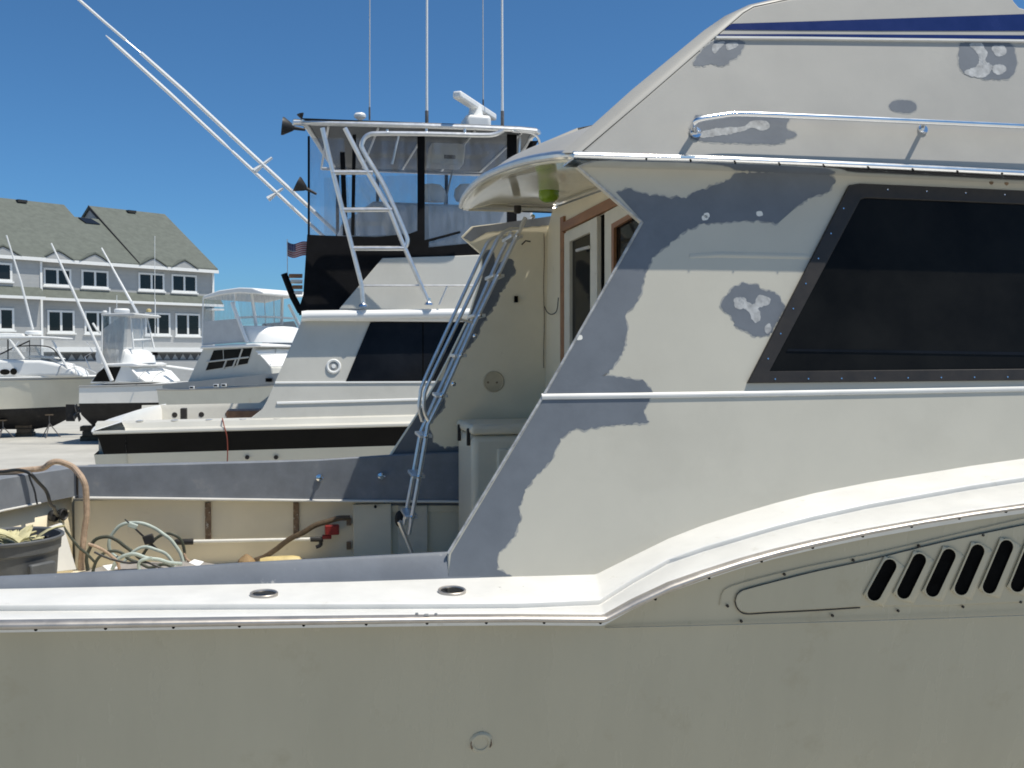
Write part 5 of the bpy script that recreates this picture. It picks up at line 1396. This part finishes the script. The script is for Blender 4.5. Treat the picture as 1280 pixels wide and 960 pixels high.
# propeller and rudder below the transom
q = onP((88, 516), (p0 + away * 0.8, nrm))
rud = MB().obox(q, axis * 0.18, away * 0.03, (0, 0, 0.34)).build('rudder', 'antifoul', B4, bevel=0.02)
for k in range(4):
    a = k * math.pi / 2 + 0.5
    MB().obox(q + axis * 0.3 + away * 0.2 * math.cos(a) + V(0, 0, 0.2 * math.sin(a)), axis * 0.02, (away * math.cos(a) + V(0, 0, math.sin(a))) * 0.16, (away * -math.sin(a) + V(0, 0, math.cos(a))) * 0.09).build('propeller_blade', 'stand_steel', rud)
q = onP((118, 522), (p0 + away * 1.7, nrm))
block((q.x, q.y), 'timber keel block under the white flybridge boat', (0.5, 0.4, 0.6))

# ---- express cruiser at the far left, bow to the right
p0, axis, nrm = ax_frame(40, 41.5, -10)
B5 = empty('express_boat', V(p0.x, p0.y, 0), 'cream hulled express boat with dark bottom standing on blocks at far left', 'boat')
P5 = (p0, nrm); away = -nrm
def p5(p, w=0.0):
    return onP(p, (p0 + away * w, nrm))
q0 = p5((-150, 474))
zsh = p5((0, 473)).z
top = far_hull(B5, V(q0.x, q0.y, zsh), axis, away, 7.55, 2.9, zsh, zsh + 0.06, p5((0, 514)).z, p5((0, 540)).z + 0.0, 'boat_cream', 'antifoul', 'boat_white', rake=1.0, flare=0.97)
MB().tube([r[0] * 0.86 + r[1] * 0.14 for r in top], 0.035, 6).build('hull_stripe', 'sheer_grey', B5)
trk = MB().prism([p5(p, 0.35) for p in [(-90, 472), (-80, 452), (0, 449), (50, 449.5), (78, 455), (95, 463), (101, 471)]], away * 1.9).build('cabin_trunk', 'boat_white', B5, bevel=0.15, seg=4)
for (x, y, w, h) in ((6, 465, 6, 3.6), (17, 464.5, 4, 4.2), (-12, 465, 6, 3.4)):
    MB().lathe(p5((x, y), 0.32), [(1.0, 0), (0.95, 0.02), (0, 0.02)], 18, nrm, (w / 30, h / 30)).build('porthole', 'dark_glass', trk)
MB().prism([p5(p, 0.25) for p in [(-60, 424), (-50, 420.5), (10, 419.5), (50, 420), (74, 421.5), (75, 423.5), (50, 423), (10, 423.5)]], away * 2.2).build('hardtop', 'boat_white', B5, bevel=0.04)
MB().prism([p5(p, 0.6) for p in [(-20, 420), (-18, 416.5), (8, 416), (28, 417), (30, 420)]], away * 1.2).build('hardtop_hatch', 'boat_white', B5, bevel=0.03)
MB().lathe(p5((42.5, 419), 1.0), [(0.28, 0), (0.34, 0.04), (0.34, 0.14), (0.28, 0.19), (0, 0.2)], 20).build('radar_dome', 'boat_white', B5)
for a, b_, w, r, m in (((12, 424), (30, 449), 0.3, 0.06, 'boat_white'), ((24, 427), (16, 438), 0.3, 0.05, 'boat_white'), ((65, 425), (84, 460), 0.4, 0.05, 'boat_white'), ((44, 432), (54, 450), 1.4, 0.05, 'boat_white'), ((10, 424), (10, 450), 2.2, 0.03, 'black_rubber'), ((37, 425), (37, 449), 1.4, 0.02, 'black_rubber'), ((37, 426), (20, 434), 1.0, 0.03, 'black_rubber'), ((0, 443), (22, 432), 0.4, 0.03, 'black_rubber'), ((-30, 424), (-22, 452), 0.3, 0.05, 'boat_white')):
    MB().tube([p5(a, w), p5(b_, w)], r, 6).build('windshield_post', m, B5)
MB().tube(cr([p5((22, 433), 0.45), p5((45, 432), 0.5), p5((62, 434), 0.6), p5((70, 440), 0.7), p5((76, 449), 0.9)], 4), 0.028, 6).build('windshield_trim', 'black_rubber', B5)
MB().prism([p5(p, 0.5) for p in [(-20, 448), (22, 434), (62, 435), (76, 449)]], away * 0.01).build('windshield', 'clear_vinyl', B5, smooth=0)
MB().tube([p5((41, 412), 0.9), p5((26, 352), 0.7), p5((8, 294), 0.5)], 0.04, 8, rs=[0.05, 0.045, 0.028]).build('outrigger', 'boat_white', B5)
rl = cr([p5((72, 466), 0.2), p5((76, 457), 0.2), p5((92, 456), 0.4), p5((112, 462), 1.2), p5((120, 466), 1.45)], 5)
MB().tube(rl, 0.018, 6).build('bow_rail', 'aluminium', B5)
for a, b_ in (((76, 457), (70, 470)), ((92, 456), (96, 470)), ((106, 460), (110, 471))):
    MB().tube([p5(a, 0.3), p5(b_, 0.3)], 0.016, 6).build('rail_stanchion', 'aluminium', B5)
MB().lathe(p5((92, 466), 0.8), [(0.12, 0), (0.12, 0.25), (0.06, 0.3), (0, 0.31)], 12).build('windlass', 'boat_white', B5)
MB().prism([p5(p, 0.5) for p in [(30, 447), (38, 444.5), (66, 446), (74, 449)]], away * 1.2).build('deck_hatch', 'canvas_white', B5, bevel=0.04)
kb = p5((32, 545), 1.45)
block((kb.x, kb.y), 'dark timber keel block under the cream express boat', (0.33, 0.4, p5((0, 537)).z + 0.12))
sq = p5((62, 545), 0.55)
stand((sq.x, sq.y), 0.95, 'thin steel jack stand under the bow of the express boat')
sq = p5((4, 545), 0.4)
stand((sq.x, sq.y), 0.75, 'thin steel jack stand left of the keel block')

# ================================================================== HOUSE
HD = 74.0
hp = CAM + F0 * HD + R0 * ((267 - 640) / FPX * HD)
he = (R0 * 0.664 + F0 * 0.748).normalized()
hn = V(he.y, -he.x, 0)
if hn.dot(CAM - hp) < 0: hn = -hn
HS = empty('beach_house', V(hp.x, hp.y, 0) - hn * 7, 'grey shingle roofed house with paired white framed windows beyond the boats', 'house')
def hpl(out=0.0):
    return (hp + hn * out, hn)
def h(p, out=0.0):
    return onP(p, hpl(out))
def sz(s, z, out=0.0):
    return V(hp.x, hp.y, 0) + he * s + hn * out + V(0, 0, z)
def s_of(p, out=0.0):
    q = h(p, out); return (q - hp).dot(he)
z_eave = h((267, 340), 0.4).z
sR = 0.0; sL = s_of((-160, 330))
sU = s_of((45, 330))                      # where the left unit steps forward
wall = MB().prism([sz(sL, 0), sz(sR, 0), sz(sR, z_eave), sz(sL, z_eave)], -hn * 14).build('wall', 'siding', HS, smooth=0)
MB().prism([sz(sL, 0, 0.7), sz(sU, 0, 0.7), sz(sU, z_eave, 0.7), sz(sL, z_eave, 0.7)], -hn * 1.0).build('unit_wall', 'siding', HS, smooth=0)
MB().obox(sz(sR, z_eave / 2, 0.01), he * 0.08, hn * 0.05, (0, 0, z_eave / 2 - 0.02)).build('corner_board', 'trim_white', HS)
MB().obox(sz(sU, z_eave / 2, 0.71), he * 0.07, hn * 0.05, (0, 0, z_eave / 2 - 0.02)).build('corner_board', 'trim_white', HS)
zr = h((207, 271), -7).z
zrA = h((60, 256.5), -7).z
s80 = s_of((80, 258), -7); s117 = s_of((117, 262), -7); s175 = s_of((174, 333), 0.4)
s207 = 0.15
def rp2(s, t, zr_, th=0.0, out0=0.45):
    return sz(s, z_eave + 0.05 + (zr_ - z_eave - 0.05) * t + th, out0 + (-7 - out0) * t)
roofA = MB()
polyA = [rp2(sL, -0.0, zrA), rp2(s175 + 1.5, 0, zrA), rp2(s175 + 1.5, .78, zrA), rp2(s80, .78, zrA), rp2(s80, 1, zrA), rp2(sL, 1, zrA)]
roofA.prism(polyA, (0, 0, 0.16))
roA = roofA.build('roof', 'roof_shingle', HS, smooth=0)
MB().prism([sz(sL, z_eave, -7.0), sz(s80, z_eave, -7.0), sz(s80, zrA, -7.0), sz(sL, zrA, -7.0)], -hn * 0.2).build('roof_back', 'siding', HS, smooth=0)
zB = zr
polyB = [rp2(s175, 0.0, zB), rp2(s207, 0.0, zB), rp2(s207, 1, zB), rp2(s175, 1, zB)]
rb_ = MB().prism(polyB, (0, 0, 0.2))
back = [sz(s175, zB, -7), sz(s207, zB, -7), sz(s207, z_eave, -14.4), sz(s175, z_eave, -14.4)]
rb_.prism(back, (0, 0, 0.2))
roB = rb_.build('roof', 'roof_shingle', HS, smooth=0)
MB().prism([sz(s175 + 0.15, z_eave, 0.0), sz(s175 + 0.15, zB, -7), sz(s175 + 0.15, z_eave, -14)], he * 0.1).build('gable_wall', 'siding', HS, smooth=0)
MB().prism([sz(-0.05, z_eave, 0.0), sz(-0.05, zB, -7), sz(-0.05, z_eave, -14)], -he * 0.1).build('gable_wall', 'siding', HS, smooth=0)
MB().prism([rp2(s175 - 0.02, -0.0, zB, -0.02), rp2(s175 - 0.02, 1, zB, -0.02), rp2(s175 - 0.02, 1, zB, 0.23), rp2(s175 - 0.02, 0, zB, 0.23)], he * 0.06).build('rake_board', 'roof_dark', roB)
# fascia and gutter
MB().obox(sz((sL + sU) / 2, z_eave + 0.02, 0.98), he * ((sU - sL) / 2 + 0.2), hn * 0.05, (0, 0, 0.11)).build('fascia', 'trim_white', HS)
MB().prism([sz(sL, z_eave + 0.18, 0.45), sz(sU + 0.2, z_eave + 0.18, 0.45), sz(sU + 0.2, z_eave - 0.02, 1.0), sz(sL, z_eave - 0.02, 1.0)], (0, 0, 0.16)).build('roof_skirt', 'roof_shingle', HS, smooth=0)
MB().obox(sz((sU + s207) / 2, z_eave + 0.02, 0.52), he * ((s207 - sU) / 2), hn * 0.06, (0, 0, 0.11)).build('fascia', 'trim_white', HS)
# gablets over the windows
for (x, y) in ((4, 313), (72.5, 322), (119, 325.5), (192, 330), (231, 332.5)):
    lo = 0.98 if x < 40 else 0.56
    s_ = s_of((x, y), lo)
    wg = 0.95
    zb_ = z_eave + 0.12
    face = [sz(s_ - wg, zb_, lo), sz(s_ + wg, zb_, lo), sz(s_ + wg * 0.35, zb_ + 0.36, lo), sz(s_, zb_ + 0.50, lo), sz(s_ - wg * 0.35, zb_ + 0.36, lo)]
    gb = MB().prism(face, -hn * 1.6).build('gablet', 'siding', HS)
    MB().prism([sz(s_ - wg - 0.12, zb_ - 0.02, lo + 0.06), sz(s_ - wg * 0.35 - 0.05, zb_ + 0.39, lo + 0.06), sz(s_, zb_ + 0.55, lo + 0.06), sz(s_ + wg * 0.35 + 0.05, zb_ + 0.39, lo + 0.06), sz(s_ + wg + 0.12, zb_ - 0.02, lo + 0.06), sz(s_ + wg + 0.12, zb_ + 0.06, lo + 0.06), sz(s_, zb_ + 0.66, lo + 0.06), sz(s_ - wg - 0.12, zb_ + 0.06, lo + 0.06)], -hn * 1.9).build('gablet_roof', 'roof_shingle', gb)
# belt roof between storeys
zb1 = h((160, 378), 0.5).z
for (a, b_, lo) in ((sL, sU, 0.7), (sU, sR + 0.5, 0.0)):
    br2 = MB().prism([sz(a, zb1 + 0.62, lo), sz(b_, zb1 + 0.62, lo), sz(b_, zb1, lo + 0.62), sz(a, zb1, lo + 0.62)], (0, 0, 0.1)).build('belt_roof', 'roof_shingle', HS, smooth=0)
    MB().obox(sz((a + b_) / 2, zb1 + 0.02, lo + 0.62), he * ((b_ - a) / 2), hn * 0.04, (0, 0, 0.09)).build('belt_fascia', 'trim_white', br2)
# windows: each a part with its frame and two sashes
def window(x, y, wpx, hpx, out, double=True):
    c_ = h((x, y), out)
    s_ = (c_ - hp).dot(he); z_ = c_.z
    d = (c_ - CAM).dot(F0)
    k = d / FPX
    cosf = abs(he.dot(R0)) + 0.10
    hw, hh = wpx / 2 * k / cosf, hpx / 2 * k
    outer = [sz(s_ - hw, z_ - hh, out + 0.06), sz(s_ + hw, z_ - hh, out + 0.06), sz(s_ + hw, z_ + hh, out + 0.06), sz(s_ - hw, z_ + hh, out + 0.06)]
    fw_ = 0.13
    inner = [sz(s_ - hw + fw_, z_ - hh + fw_, out + 0.06), sz(s_ + hw - fw_, z_ - hh + fw_, out + 0.06), sz(s_ + hw - fw_, z_ + hh - fw_, out + 0.06), sz(s_ - hw + fw_, z_ + hh - fw_, out + 0.06)]
    w = MB().frame(outer, inner, -hn * 0.06).build('window', 'trim_white', HS, smooth=0)
    segs = ((-hw + fw_, -0.06), (0.06, hw - fw_)) if double else ((-hw + fw_, hw - fw_),)
    for a, b_ in segs:
        MB().prism([sz(s_ + a, z_ - hh + fw_, out + 0.02), sz(s_ + b_, z_ - hh + fw_, out + 0.02), sz(s_ + b_, z_ + hh - fw_, out + 0.02), sz(s_ + a, z_ + hh - fw_, out + 0.02)], -hn * 0.01).build('pane', 'house_glass', w, smooth=0)
    if double:
        MB().obox(sz(s_, z_, out + 0.045), he * 0.07, hn * 0.02, (0, 0, hh - fw_)).build('mullion', 'trim_white', w)
    MB().obox(sz(s_, z_ - hh - 0.05, out + 0.06), he * (hw + 0.08), hn * 0.08, (0, 0, 0.05)).build('sill', 'trim_white', w)
window(4, 340, 16, 23, 0.7, False)
for (x, y) in ((71.5, 346.5), (118.5, 349), (189, 352.5), (230, 354.5)):
    window(x, y, 26.5, 22, 0.0)
window(8, 399, 14, 28, 0.7, False)
for (x, y) in ((76, 402), (122, 403), (197, 405), (234.5, 406)):
    window(x, y, 26, 28, 0.0)
window(-45, 400, 24, 28, 0.7); window(-45, 338, 24, 23, 0.7)
# water table, lattice, lower storey
zlb = h((160, 437), 0.2).z
MB().obox(sz((sL + sR) / 2, zlb, 0.35), he * ((sR - sL) / 2 + 0.3), hn * 0.35, (0, 0, 0.16)).build('porch_beam', 'trim_white', HS)
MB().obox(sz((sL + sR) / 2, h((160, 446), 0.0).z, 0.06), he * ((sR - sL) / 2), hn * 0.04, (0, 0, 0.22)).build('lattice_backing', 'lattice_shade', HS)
zla = h((160, 446), 0.0).z
k = 0
s_ = sL
while s_ < sR - 0.3:
    MB().prism([sz(s_, zla - 0.2, 0.12), sz(s_ + 0.5, zla - 0.2, 0.12), sz(s_ + 0.25, zla + 0.2, 0.12)], -hn * 0.03).build('lattice', 'siding', HS, smooth=0)
    s_ += 0.62
MB().obox(sz((sL + sR) / 2, zla / 2 - 0.12, 0.25), he * ((sR - sL) / 2), hn * 0.2, (0, 0, zla / 2 - 0.13)).build('lower_wall', 'siding', HS)
# skylight and roof vents
c_ = [rp2(s_of((x, y), -5.0), t, zrA, 0.2) for (x, y, t) in ((103, 287, .66), (121, 288, .66), (115, 281, .75), (99, 280, .75))]
MB().prism(c_, (0, 0, 0.06)).build('skylight', 'house_glass', roA)
MB().obox(rp2(s_of((28, 256), -6.5), .95, zrA, 0.25), he * 0.32, hn * 0.2, (0, 0, 0.09)).build('roof_vent', 'roof_dark', roA)
MB().obox(rp2(s_of((165, 270), -6.5), .95, zB, 0.28), he * 0.32, hn * 0.2, (0, 0, 0.09)).build('roof_vent', 'roof_dark', roB)
# porch bracket at the right end
MB().obox(h((268, 387), 0.4), he * 0.5, hn * 0.5, (0, 0, 0.06)).build('porch_roof', 'trim_white', HS)
